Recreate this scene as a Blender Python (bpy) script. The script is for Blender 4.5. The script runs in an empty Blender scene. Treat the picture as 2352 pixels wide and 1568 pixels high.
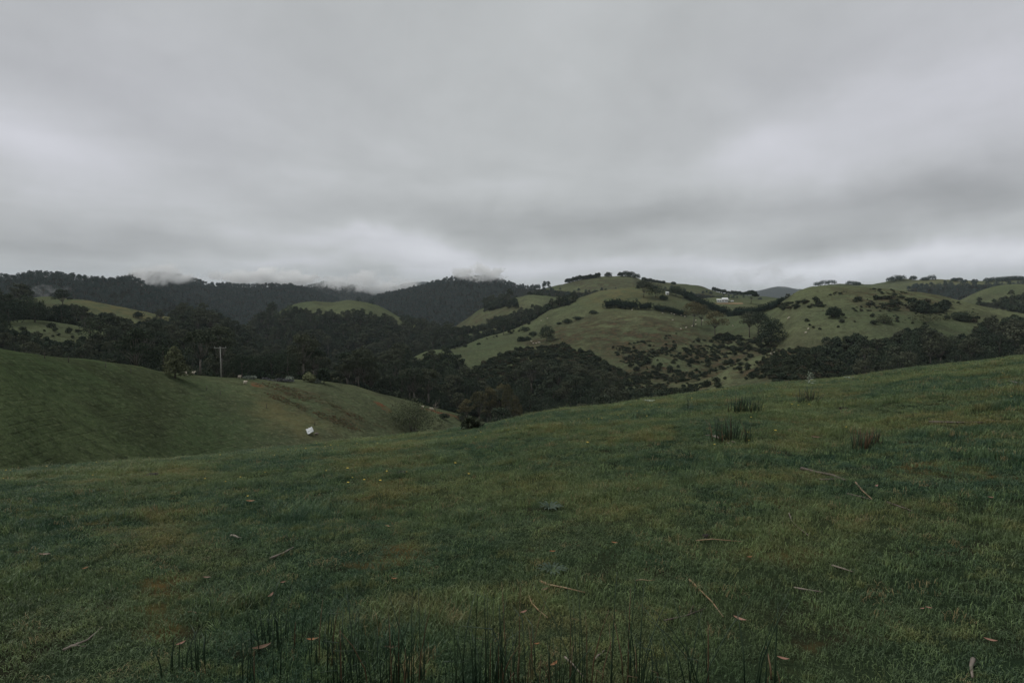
import bpy, math, random
import numpy as np
from mathutils import Vector, Matrix
random.seed(7)
RNG = np.random.default_rng(11)
C = bpy.context.scene.collection
PI = math.pi

# ------------------------------------------------------------------ camera model (eye at 0,0,EZ looking along +Y, slightly down)
EZ = 1.65
F = 1437.0
CX, CY = 1176.0, 784.0
PITCH = math.atan((784 - 680) / F)
SP, CP = math.sin(PITCH), math.cos(PITCH)

def azt(u, v):
    u = np.asarray(u, float); v = np.asarray(v, float)
    x = (u - CX) / F; y = (CY - v) / F
    dx = x; dy = CP + y * SP; dz = -SP + y * CP
    return np.arctan2(dx, dy), dz / np.hypot(dx, dy)

def proj(x, y, z):
    z = z - EZ
    depth = y * CP - z * SP
    up = y * SP + z * CP
    depth = np.where(depth > 1e-3, depth, 1e-3)
    return CX + F * x / depth, CY - F * up / depth

# ------------------------------------------------------------------ noise
_perm = RNG.permutation(256)
_perm = np.concatenate([_perm, _perm, _perm])
_ga = RNG.uniform(0, 2 * PI, 256)
_gx, _gy = np.cos(_ga), np.sin(_ga)

def perlin(x, y):
    xi = np.floor(x).astype(np.int64); yi = np.floor(y).astype(np.int64)
    xf = x - xi; yf = y - yi
    xi &= 255; yi &= 255
    def g(ix, iy, fx, fy):
        h = _perm[_perm[ix & 255] + (iy & 255)]
        return _gx[h] * fx + _gy[h] * fy
    u = xf * xf * xf * (xf * (xf * 6 - 15) + 10); w = yf * yf * yf * (yf * (yf * 6 - 15) + 10)
    a = g(xi, yi, xf, yf); b = g(xi + 1, yi, xf - 1, yf)
    c = g(xi, yi + 1, xf, yf - 1); d = g(xi + 1, yi + 1, xf - 1, yf - 1)
    return (a + (b - a) * u) + ((c + (d - c) * u) - (a + (b - a) * u)) * w

def fbm(x, y, o=3):
    s = 0; a = 1.0
    for i in range(o):
        s = s + a * perlin(x + 17.3 * i, y - 9.1 * i); x = x * 2.03; y = y * 2.03; a *= 0.5
    return s

# ------------------------------------------------------------------ terrain: one height field, the union of hills
def pchip(x, y, q):
    x = np.asarray(x, float); y = np.asarray(y, float)
    h = np.diff(x); dl = np.diff(y) / h
    m = np.zeros_like(y)
    for i in range(1, len(x) - 1):
        if dl[i - 1] * dl[i] > 0:
            w1 = 2 * h[i] + h[i - 1]; w2 = h[i] + 2 * h[i - 1]
            m[i] = (w1 + w2) / (w1 / dl[i - 1] + w2 / dl[i])
    m[0] = dl[0]; m[-1] = dl[-1]
    q = np.clip(q, x[0], x[-1])
    k = np.clip(np.searchsorted(x, q) - 1, 0, len(x) - 2)
    s = (q - x[k]) / h[k]
    return ((2 * s**3 - 3 * s**2 + 1) * y[k] + (s**3 - 2 * s**2 + s) * h[k] * m[k]
            + (-2 * s**3 + 3 * s**2) * y[k + 1] + (s**3 - s**2) * h[k] * m[k + 1])

AZT = np.radians(np.arange(-181, 181.01, 0.05))
RIDGES = []
def ridge(pts, D=None, sf=0.3, sb=0.4, r=0.06, th=0.0):
    P = np.array([(p[0], p[1], p[2] if len(p) > 2 else D) for p in pts], float)
    v = P[:, 1] + th * F / P[:, 2]
    a, t = azt(P[:, 0], v)
    tt = pchip(a, t, AZT); dd = pchip(a, P[:, 2], AZT)
    # outside the drawn stretch the crest sinks away
    out = np.maximum(0, np.maximum(a[0] - AZT, AZT - a[-1]))
    tt = tt - 0.25 * np.minimum(out, 1.0)
    RIDGES.append((tt, dd, sf, sb, r))

ridge([(-400,690),(500,690),(850,662),(900,657),(963,647),(1040,652),(1150,665),(1400,690),(1600,678),(1640,676),(1700,672),(1740,668),(1775,660),(1800,658),(1830,663),(1900,672),(2100,690),(2800,690)], 7000, .06, .1, .03)
ridge([(520,690),(600,672),(680,655),(723,648),(748,642),(770,644),(814,651),(848,660),(881,664),(930,668),(1000,690),(1100,760)], 2800, .2, .3, .03, 18)
ridge([(150,760),(230,660),(300,626),(345,620),(400,623),(440,632),(476,640),(526,645),(588,650),(650,646),(700,655),(728,664),(783,681),(840,705),(900,760)], 1950, .22, .3, .03, 18)
ridge([(-700,640),(-300,625),(0,622),(40,619),(62,616),(109,615),(175,622),(233,631),(288,628),(313,634),(348,648),(400,672),(480,705),(588,735),(700,765),(820,800),(950,850)], 1400, .24, .3, .03, 19)
ridge([(760,760),(830,690),(881,667),(950,651),(1025,634),(1070,631),(1112,628),(1137,630),(1174,642),(1200,649),(1250,650),(1330,665),(1450,690),(1600,730)], 1850, .22, .3, .03, 18)
ridge([(1050,780),(1150,720),(1226,668),(1260,658),(1296,650),(1330,641),(1376,635),(1413,634),(1451,635),(1475,643),(1513,648),(1563,653),(1606,655),(1638,665),(1663,672),(1700,676),(1763,682),(1850,690),(2000,720),(2200,780)], 1150, .22, .35, .04)
ridge([(980,800),(1048,746),(1075,728),(1112,704),(1150,692),(1199,678),(1214,675),(1263,680),(1320,700),(1400,740)], 930, .22, .3, .04)
ridge([(950,830),(1000,790),(1053,769),(1121,756),(1180,741),(1239,723),(1300,712),(1400,730),(1500,780)], 720, .28, .35, .04)
ridge([(880,900,480),(980,840,520),(1053,799,545),(1092,779.5,560),(1121,771.6,570),(1146,767,578),(1161,762,585),(1209,743,600),(1239,724,612),(1263,708,622),(1296,695,632),(1346,677,642),(1388,666,650),(1426,661,650),(1468,659,650),(1520,664,650),(1566,676,645),(1600,690,640),(1640,708,630),(1674,721,620),(1720,745,610),(1800,790,600),(1900,850,600)], None, .26, .35, .07)
ridge([(1480,740),(1580,690),(1640,680),(1700,684),(1750,689),(1800,690),(1900,700),(2000,740)], 760, .2, .3, .04)
ridge([(820,960,360),(880,880,390),(938,826,430),(998,805,445),(1056,803,455),(1121,797,465),(1180,785,475),(1265,765,485),(1330,752,490),(1388,738,500),(1440,730,505),(1500,727,505),(1560,736,500),(1640,760,490),(1700,785,480),(1800,820,470),(1900,880,460)], None, .3, .25, .09)
ridge([(1500,800),(1600,748),(1674,726),(1763,709),(1800,690),(1839,665),(1862,659),(1938,653),(1988,654),(2063,660),(2138,671),(2189,683),(2263,701),(2313,713),(2350,719),(2500,750),(2800,820)], 530, .27, .4, .08)
ridge([(1600,860),(1750,815),(1800,800),(1851,802),(1900,828),(1988,872),(2080,920)], 340, .35, .35, .1)
ridge([(1790,700),(1845,664),(1875,656),(1913,651),(1975,652),(2003,652),(2025,649),(2063,641),(2100,643),(2138,641),(2200,643),(2263,644),(2350,641),(2600,640),(2900,650)], 1500, .2, .3, .03)
ridge([(2120,720),(2201,690),(2250,668),(2313,655),(2350,654),(2500,650),(2800,660)], 950, .22, .3, .04)
ridge([(560,780),(620,730),(653,707),(678,697),(728,691),(763,692),(808,688),(838,692),(875,705),(918,726),(980,752),(1050,790),(1150,850)], 950, .25, .35, .05)
ridge([(-400,690),(0,690),(110,681),(150,685),(212,691),(275,702),(350,719),(435,736),(520,765),(620,830)], 640, .24, .4, .05)
ridge([(-400,735),(0,737),(60,735),(112,736),(150,741),(213,752),(293,769),(380,800),(500,850)], 430, .26, .4, .07)
ridge([(-600,740,130),(-200,775,140),(0,801,150),(75,810,160),(150,820,170),(225,828,180),(325,842,192),(363,851,197),(425,858,205),(508,865,215),(588,870,222),(688,874,230),(758,878,237),(800,886,243),(838,896,248),(913,917,262),(963,930,270),(1038,950,282),(1088,966,290),(1180,1000,300),(1300,1060,310)], None, .3, .45, .1)

_fp = np.array([(-700,1130,17),(-300,1102,19),(0,1090,21),(200,1070,22.5),(400,1054,24),(640,1034,26),(860,1010,28),(1050,989,29.5),(1176,965,31),(1263,946,31.5),(1401,932,33),(1488,919,34),(1601,905,35.5),(1764,883,37.5),(1889,875,39),(1988,864,40),(2113,846,42),(2238,833,44),(2350,819,46),(2600,790,50),(3200,740,55)], float)
_fa, _ft = azt(_fp[:, 0], _fp[:, 1])
_fa = np.concatenate([[-PI], _fa, [PI]]); _ft = np.concatenate([[-.16], _ft, [-.16]]); _fd = np.concatenate([[30], _fp[:, 2], [30]])
FT = pchip(_fa, _ft, AZT); FD = pchip(_fa, _fd, AZT)

def tab(T, az):
    return np.interp(az, AZT, T)

def H(az, d):
    """ground height at azimuth az (radians) and horizontal distance d (metres)"""
    az = np.asarray(az, float); d = np.asarray(d, float)
    x = d * np.sin(az); y = d * np.cos(az)
    t = tab(FT, az); D = tab(FD, az)
    b = EZ / D**2; a = t + 2 * EZ / D
    dm = D + np.maximum(.02, 0.62 + t) / (2 * b)          # beyond here the bank keeps a steady fall
    dm = np.minimum(dm, D * 2.6)
    de = np.minimum(d, dm)
    z = a * de - b * de**2 + (a - 2 * b * dm) * np.maximum(0, d - dm)
    z = z + np.clip(d / 3, 0, 1) * (0.05 * fbm(x / 1.3, y / 1.3, 3) + 0.12 * perlin(x / 6.0, y / 6.0))
    K = 0.25 + 0.0035 * np.minimum(d, 1500)
    zs = [z]
    for (tt, dd, sf, sb, r) in RIDGES:
        tc = tab(tt, az); Dk = tab(dd, az); rr = r * Dk
        s = d - Dk
        sl = np.where(s < 0, sf, sb)
        zs.append(EZ + tc * d - sl * (np.sqrt(s * s + rr * rr) - rr))
    floor = -105 + 30 * np.clip((d - 500) / 2500, 0, 1)
    zs.append(np.where(d > 60, floor, -200.0))
    zs = np.stack(zs)
    m = zs.max(0)
    out = m + K * np.log(np.exp((zs - m) / K).sum(0))
    amp = np.clip((d - 70) / 500, 0, 1) * 2.6 + np.clip((d - 900) / 1500, 0, 1) * 7
    n = fbm(x / 110, y / 110, 4) - 0.55 * np.abs(fbm(x / 70 + 5, y / 70, 3))
    out = out + amp * n + np.clip((d - 70) / 150, 0, 1) * 0.45 * fbm(x / 17, y / 17, 3) + np.clip((d - 250) / 250, 0, 1) * (1.3 * fbm(x / 34 + 2, y / 34, 2) - 1.6 * np.abs(perlin(x / 48 - 4, y / 48)))
    return out

def Hxy(x, y):
    return H(np.arctan2(x, y), np.hypot(x, y))

_md = np.exp(np.linspace(math.log(1.2), math.log(8500), 5200))
def ground_at(u, v, dr=None):
    a, t = azt(u, v)
    md = _md if dr is None else np.linspace(dr[0], dr[1], 1500)
    z = H(np.full_like(md, float(a)), md)
    below = z >= EZ + float(t) * md
    k = int(np.argmax(below)) if below.any() else int(np.argmax((z - EZ) / md))
    d = md[k]
    if k > 0 and below.any():
        g0 = z[k - 1] - EZ - t * md[k - 1]; g1 = z[k] - EZ - t * md[k]
        d = md[k - 1] + (md[k] - md[k - 1]) * (-g0) / (g1 - g0 + 1e-9)
    zz = float(H(np.array([float(a)]), np.array([d]))[0])
    return Vector((d * math.sin(a), d * math.cos(a), zz)), float(d)

# ------------------------------------------------------------------ small helpers
def tag(o, label=None, cat=None, group=None, kind=None):
    if label: o['label'] = label
    if cat: o['category'] = cat
    if group: o['group'] = group
    if kind: o['kind'] = kind
    return o

def empty(name, loc, rz=0, s=1.0):
    o = bpy.data.objects.new(name, None); C.objects.link(o)
    o.location = loc; o.rotation_euler = (0, 0, rz); o.scale = (s, s, s)
    o.empty_display_size = 0.2
    return o

def link(name, me, parent=None, loc=None):
    o = bpy.data.objects.new(name, me); C.objects.link(o)
    if parent is not None: o.parent = parent
    if loc is not None: o.location = loc
    return o

class MB:
    """collects vertices and faces into one mesh"""
    def __init__(self):
        self.v = []; self.f = []; self.m = []; self.n = 0
    def add(self, verts, faces, mi=0):
        self.v.append(np.asarray(verts, float))
        for f in faces: self.f.append([i + self.n for i in f])
        self.m += [mi] * len(faces); self.n += len(verts)
    def tube(self, pts, rad, sides=6, mi=0):
        pts = [Vector(p) for p in pts]; vs = []; fs = []
        for i, p in enumerate(pts):
            d = (pts[min(i + 1, len(pts) - 1)] - pts[max(i - 1, 0)]).normalized()
            a = d.orthogonal().normalized() if i == 0 else (a - d * a.dot(d)).normalized()
            b = d.cross(a)
            for k in range(sides):
                t = 2 * PI * k / sides
                vs.append(p + (a * math.cos(t) + b * math.sin(t)) * rad[i])
        for i in range(len(pts) - 1):
            for k in range(sides):
                fs.append((i*sides+k, i*sides+(k+1) % sides, (i+1)*sides+(k+1) % sides, (i+1)*sides+k))
        fs.append(tuple(range(sides))[::-1]); fs.append(tuple((len(pts)-1)*sides+k for k in range(sides)))
        self.add([tuple(v) for v in vs], fs, mi)
    def box(self, c, s, mi=0, rot=None):
        c = Vector(c); vs = []
        for dx in (-.5, .5):
            for dy in (-.5, .5):
                for dz in (-.5, .5):
                    q = Vector((dx * s[0], dy * s[1], dz * s[2]))
                    if rot is not None: q = rot @ q
                    vs.append(tuple(c + q))
        self.add(vs, [(0,1,3,2),(4,6,7,5),(0,4,5,1),(2,3,7,6),(0,2,6,4),(1,5,7,3)], mi)
    def quads(self, c, n, size, mi=0, rng=None, asp=1.5):
        """one leaf spray per centre: an irregular quad facing n"""
        rng = rng or RNG
        k = len(c)
        n = n / (np.linalg.norm(n, axis=1, keepdims=True) + 1e-9)
        r = rng.normal(size=(k, 3))
        a = np.cross(n, r); a /= np.linalg.norm(a, axis=1, keepdims=True) + 1e-9
        b = np.cross(n, a)
        s = (np.asarray(size) * rng.uniform(.6, 1.35, k))[:, None]
        j = lambda: 1 + rng.uniform(-.35, .35, (k, 1))
        p = np.stack([c - a*s*asp*.5*j(), c - b*s*.5*j() + n*s*.12, c + a*s*asp*.5*j(), c + b*s*.5*j() - n*s*.1], 1).reshape(-1, 3)
        idx = (np.arange(k) * 4)[:, None] + np.arange(4)[None]
        self.v.append(p); self.f += (idx + self.n).tolist(); self.m += [mi] * k; self.n += 4 * k
    def mesh(self, name, mats, smooth=False):
        me = bpy.data.meshes.new(name)
        me.from_pydata(np.concatenate(self.v).tolist(), [], self.f)
        for m in mats: me.materials.append(m)
        me.polygons.foreach_set('material_index', np.array(self.m, dtype=np.int32))
        if smooth: me.polygons.foreach_set('use_smooth', np.ones(len(self.f), dtype=bool))
        me.update()
        return me

# ------------------------------------------------------------------ materials
class NT:
    def __init__(self, tree): self.t = tree
    def n(self, typ, **kw):
        nd = self.t.nodes.new(typ)
        ins = kw.pop('ins', {})
        for k, v in kw.items(): setattr(nd, k, v)
        for k, v in ins.items(): self.set(nd.inputs[k], v)
        return nd
    def set(self, sock, v):
        if isinstance(v, bpy.types.NodeSocket): self.t.links.new(v, sock)
        elif isinstance(v, bpy.types.Node): self.t.links.new(v.outputs[0], sock)
        else:
            if sock.type == 'RGBA' and len(v) == 3: v = (*v, 1)
            sock.default_value = v
    def m(self, op, a, b=None, c=None, clamp=False):
        nd = self.t.nodes.new('ShaderNodeMath'); nd.operation = op; nd.use_clamp = clamp
        for i, x in enumerate((a, b, c)):
            if x is not None: self.set(nd.inputs[i], x)
        return nd.outputs[0]
    def mix(self, f, a, b, blend='MIX'):
        nd = self.t.nodes.new('ShaderNodeMix'); nd.data_type = 'RGBA'; nd.blend_type = blend
        self.set(nd.inputs[0], f); self.set(nd.inputs[6], a); self.set(nd.inputs[7], b)
        return nd.outputs[2]
    def ss(self, x, lo, hi):
        nd = self.t.nodes.new('ShaderNodeMapRange'); nd.interpolation_type = 'SMOOTHSTEP'
        self.set(nd.inputs[0], x); nd.inputs[1].default_value = lo; nd.inputs[2].default_value = hi
        return nd.outputs[0]
    def noise(self, vec, scale, detail=3, rough=.55, dist=0.0):
        nd = self.n('ShaderNodeTexNoise'); self.set(nd.inputs['Vector'], vec)
        nd.inputs['Scale'].default_value = scale; nd.inputs['Detail'].default_value = detail
        nd.inputs['Roughness'].default_value = rough; nd.inputs['Distortion'].default_value = dist
        return nd.outputs[0]

def new_mat(name):
    m = bpy.data.materials.new(name); m.use_nodes = True
    t = m.node_tree; t.nodes.clear()
    N = NT(t)
    out = N.n('ShaderNodeOutputMaterial'); b = N.n('ShaderNodeBsdfPrincipled')
    t.links.new(b.outputs[0], out.inputs[0])
    return m, N, b

def world_pos(N): return N.n('ShaderNodeNewGeometry').outputs['Position']

def leaf_mat(name, c1, c2, rough=.8, spec=.0, nscale=.12, trans=0.0):
    m, N, b = new_mat(name)
    P = world_pos(N)
    rnd = N.n('ShaderNodeObjectInfo').outputs['Random']
    f = N.ss(N.m('ADD', N.m('MULTIPLY', rnd, .85), N.m('MULTIPLY', N.noise(P, nscale, 2), .6)), .2, 1.15)
    col = N.mix(f, c1, c2)
    fine = N.ss(N.noise(P, 1.7, 2), .3, .75)
    col = N.mix(N.m('MULTIPLY', fine, .6), col, tuple(x * 1.9 for x in c2))
    N.set(b.inputs['Base Color'], col)
    b.inputs['Roughness'].default_value = rough
    b.inputs['Specular IOR Level'].default_value = spec
    return m

def plain_mat(name, c1, c2, scale=8, rough=.7, spec=.3, bump=0.0, obj=True):
    m, N, b = new_mat(name)
    co = N.n('ShaderNodeTexCoord').outputs['Object'] if obj else world_pos(N)
    nz = N.noise(co, scale, 4)
    N.set(b.inputs['Base Color'], N.mix(N.ss(nz, .3, .7), c1, c2))
    b.inputs['Roughness'].default_value = rough
    b.inputs['Specular IOR Level'].default_value = spec
    if bump:
        bp = N.n('ShaderNodeBump', ins={'Strength': .5, 'Distance': bump, 'Height': nz})
        N.set(b.inputs['Normal'], bp)
    return m

M = {}
M['gum'] = leaf_mat('gum_leaves', (.019, .033, .023), (.056, .062, .041))
M['dark'] = leaf_mat('dark_leaves', (.013, .022, .016), (.034, .045, .030))
M['wattle'] = leaf_mat('wattle_leaves', (.020, .034, .024), (.052, .066, .042))
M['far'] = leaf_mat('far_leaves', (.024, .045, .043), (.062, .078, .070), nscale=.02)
M['gold'] = leaf_mat('golden_gum_leaves', (.034, .040, .026), (.090, .082, .044))
M['pale'] = leaf_mat('pale_leaves', (.075, .088, .045), (.120, .130, .070))
M['willow'] = leaf_mat('willow_leaves', (.045, .058, .034), (.085, .092, .052))
M['hedge'] = leaf_mat('hedge_leaves', (.007, .013, .010), (.015, .024, .018))
M['brushy'] = leaf_mat('heath_leaves', (.026, .028, .019), (.050, .046, .031))
M['scrub'] = leaf_mat('scrub_leaves', (.013, .022, .016), (.036, .044, .028))
M['bracken'] = leaf_mat('bracken_fronds', (.066, .048, .028), (.105, .070, .040))
M['blossom'] = leaf_mat('blossom', (.09, .11, .085), (.19, .21, .175))
M['bark'] = plain_mat('bark', (.05, .042, .034), (.10, .088, .072), 3, .8)
M['palebark'] = plain_mat('pale_bark', (.075, .066, .055), (.15, .135, .115), 2, .8)
M['deadwood'] = plain_mat('dead_wood', (.20, .17, .14), (.34, .30, .26), 3, .8)
M['polewood'] = plain_mat('pole_wood', (.24, .24, .215), (.38, .38, .35), 3, .8)
M['insul'] = plain_mat('porcelain', (.5, .5, .5), (.6, .6, .6), 3, .3, .5)
M['post'] = plain_mat('post_wood', (.05, .045, .038), (.10, .09, .075), 6, .9)
M['white'] = plain_mat('white_paint', (.62, .62, .60), (.74, .74, .72), .7, .5)
M['roof'] = plain_mat('white_roof', (.66, .68, .70), (.78, .79, .80), .8, .35, .5)
M['glass'] = plain_mat('window_glass', (.02, .025, .03), (.035, .04, .045), 2, .1, .5)
M['sheetw'] = plain_mat('weathered_sheet', (.30, .33, .34), (.55, .57, .57), 1.6, .5)
M['wool'] = plain_mat('wool', (.50, .44, .36), (.68, .61, .51), 6, .95, .1)
M['face'] = plain_mat('sheep_face', (.42, .34, .27), (.52, .44, .36), 6, .9, .1)
M['heap'] = plain_mat('heap', (.05, .053, .058), (.10, .10, .105), 1.2, .95)
M['stickd'] = plain_mat('stick_bark', (.045, .034, .026), (.10, .078, .062), 20, .6, .4)
M['stickl'] = plain_mat('stick_straw', (.14, .09, .048), (.26, .17, .09), 14, .5, .4)
M['stickg'] = plain_mat('stick_grey', (.11, .088, .07), (.21, .175, .145), 14, .6, .4)
M['leafp'] = plain_mat('dry_leaf_pink', (.20, .10, .068), (.32, .18, .13), 12, .5, .4)
M['leafo'] = plain_mat('dry_leaf_orange', (.20, .085, .03), (.28, .13, .05), 12, .5, .4)
M['leafb'] = plain_mat('dry_leaf_brown', (.10, .055, .03), (.17, .10, .06), 12, .5, .4)
M['dung'] = plain_mat('dung', (.012, .010, .008), (.03, .025, .02), 14, .9)
M['rush'] = plain_mat('rush_stem', (.014, .032, .018), (.034, .058, .028), 9, .5, .4, obj=False)
M['rushdry'] = plain_mat('rush_dry_stem', (.07, .045, .025), (.14, .09, .05), 9, .6, .3, obj=False)
M['thistle'] = plain_mat('thistle_leaf', (.018, .036, .022), (.040, .064, .038), 20, .6, .3, obj=False)
M['thistlep'] = plain_mat('pale_thistle_leaf', (.14, .17, .12), (.23, .27, .20), 20, .6, .3, obj=False)
M['flower'] = plain_mat('flower', (.55, .40, .05), (.62, .50, .10), 20, .6, .3)
M['gravel'] = plain_mat('earth_bank', (.20, .14, .075), (.28, .20, .11), 1.0, .95, obj=False)

# ---- grass blades
def grass_mat():
    m, N, b = new_mat('grass_blades')
    P = world_pos(N)
    big = N.noise(P, .22, 3); mid = N.noise(P, 1.1, 3); rnd = N.n('ShaderNodeObjectInfo').outputs['Random']
    c = N.mix(N.ss(big, .36, .64), (.048, .094, .060), (.150, .182, .078))
    c = N.mix(N.m('MULTIPLY', N.ss(mid, .52, .68), .6), c, (.024, .068, .042))
    gold = N.m('MULTIPLY', N.ss(N.noise(P, .45, 5, .68), .51, .66), .7)
    c = N.mix(gold, c, (.225, .175, .066))
    c = N.mix(N.m('MULTIPLY', N.ss(N.noise(P, 3.1, 4, .7), .52, .64), .6), c, (.21, .205, .075))
    c = N.mix(N.m('MULTIPLY', N.ss(N.noise(P, 1.9, 4, .7), .56, .66), .6), c, (.030, .052, .036))
    c = N.mix(N.ss(rnd, .0, 1.0), c, N.mix(.35, c, (.15, .22, .08)))
    c = N.mix(N.m('MULTIPLY', N.ss(N.m('FRACT', N.m('MULTIPLY', rnd, 13.3)), .80, .90), .6), c, (.20, .28, .115))
    straw = N.ss(N.m('FRACT', N.m('MULTIPLY', rnd, 37.7)), .965, .98)
    c = N.mix(straw, c, (.25, .205, .105))
    att = N.n('ShaderNodeAttribute', attribute_name='tip').outputs['Fac']
    N.set(b.inputs['Base Color'], c)
    b.inputs['Roughness'].default_value = .42
    b.inputs['Specular IOR Level'].default_value = .16
    tr = N.n('ShaderNodeBsdfTranslucent'); N.set(tr.inputs[0], c)
    mx = N.n('ShaderNodeMixShader'); mx.inputs[0].default_value = .25
    t = m.node_tree; t.links.new(b.outputs[0], mx.inputs[1]); t.links.new(tr.outputs[0], mx.inputs[2])
    out = [n for n in t.nodes if n.type == 'OUTPUT_MATERIAL'][0]
    t.links.new(mx.outputs[0], out.inputs[0])
    return m
M['grass'] = grass_mat()

def ground_mat():
    m, N, b = new_mat('turf')
    P = world_pos(N)
    big = N.noise(P, .22, 3)
    c = N.mix(N.ss(big, .38, .62), (.014, .026, .015), (.030, .038, .019))
    c = N.mix(N.m('MULTIPLY', N.ss(N.noise(P, 2.3, 4), .5, .7), .7), c, (.020, .018, .012))
    gold = N.m('MULTIPLY', N.ss(N.noise(P, .7, 4, .6), .56, .70), .8)
    c = N.mix(gold, c, (.095, .066, .026))
    N.set(b.inputs['Base Color'], c)
    b.inputs['Roughness'].default_value = .9; b.inputs['Specular IOR Level'].default_value = .0
    bp = N.n('ShaderNodeBump', ins={'Strength': .9, 'Distance': .05, 'Height': N.noise(P, 14, 4, .7)})
    N.set(b.inputs['Normal'], bp)
    return m
M['turf'] = ground_mat()

def hills_mat():
    m, N, b = new_mat('hill_grass')
    P = world_pos(N)
    A = lambda k: N.n('ShaderNodeAttribute', attribute_name=k).outputs['Fac']
    big = N.noise(P, .011, 4); mid = N.noise(P, .05, 4, .6); fine = N.noise(P, .35, 4, .65)
    c = N.mix(N.ss(big, .35, .65), (.064, .082, .044), (.108, .121, .064))
    c = N.mix(N.m('MULTIPLY', N.ss(mid, .44, .64), .65), c, (.052, .058, .034))
    c = N.mix(N.m('MULTIPLY', N.ss(N.noise(P, .022, 5, .7), .50, .62), .5), c, (.046, .048, .030))
    c = N.mix(N.m('MULTIPLY', N.ss(fine, .46, .66), .6), c, (.040, .046, .027))
    c = N.mix(N.m('MULTIPLY', N.ss(N.noise(P, .9, 3, .7), .52, .66), .4), c, (.16, .165, .10))
    # sheep tracks: narrow terraces that follow the contours
    sep = N.n('ShaderNodeSeparateXYZ', ins={0: P})
    ph = N.m('ADD', N.m('MULTIPLY', N.m('ADD', sep.outputs[2], N.m('MULTIPLY', sep.outputs[1], .12)), 6.8), N.m('MULTIPLY', N.noise(P, .04, 3, .5), 5))
    tr = N.m('MULTIPLY', N.ss(N.m('SINE', ph), .45, 1.0), N.ss(N.noise(P, .07, 3), .42, .60))
    c = N.mix(N.m('MULTIPLY', tr, .16), c, (.050, .046, .027))
    # bracken and bare earth
    br = N.m('MULTIPLY', A('bracken'), N.ss(N.noise(P, .09, 5, .68), .40, .60))
    c = N.mix(N.m('MULTIPLY', br, .85), c, N.mix(N.ss(N.noise(P, .3, 3), .4, .65), (.036, .034, .022), (.078, .054, .034)))
    gd = N.m('MULTIPLY', A('gold'), N.ss(N.noise(P, .12, 4, .6), .35, .62))
    c = N.mix(N.m('MULTIPLY', gd, .8), c, (.125, .108, .052))
    er = N.m('MULTIPLY', A('earth'), N.ss(N.noise(P, .35, 4, .6), .40, .62))
    c = N.mix(er, c, (.13, .062, .034))
    c = N.mix(N.m('MULTIPLY', A('lush_or_vignette'), .8), c, N.mix(1.0, c, (.56, .66, .56), 'MULTIPLY'))  # left slope: vignette-like dimming multiplied into the grass colour, slightly greener
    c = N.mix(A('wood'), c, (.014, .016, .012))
    N.set(b.inputs['Base Color'], c)
    b.inputs['Roughness'].default_value = .9; b.inputs['Specular IOR Level'].default_value = .0
    h = N.m('ADD', N.m('MULTIPLY', fine, 1.0), N.m('MULTIPLY', tr, -.06))
    h = N.m('ADD', h, N.m('MULTIPLY', br, N.noise(P, .8, 3)))
    bp = N.n('ShaderNodeBump', ins={'Strength': .8, 'Distance': 1.1, 'Height': h})
    N.set(b.inputs['Normal'], bp)
    return m
M['hills'] = hills_mat()

# ------------------------------------------------------------------ which ground carries wood, bracken and so on (outlines traced, then laid on the terrain)
def inpoly(u, v, poly):
    u = np.asarray(u); v = np.asarray(v)
    r = np.zeros(u.shape, bool); n = len(poly); j = n - 1
    for i in range(n):
        xi, yi = poly[i]; xj, yj = poly[j]
        if yi != yj:
            c = ((yi > v) != (yj > v)) & (u < (xj - xi) * (v - yi) / (yj - yi) + xi)
            r ^= c
        j = i
    return r

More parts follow.
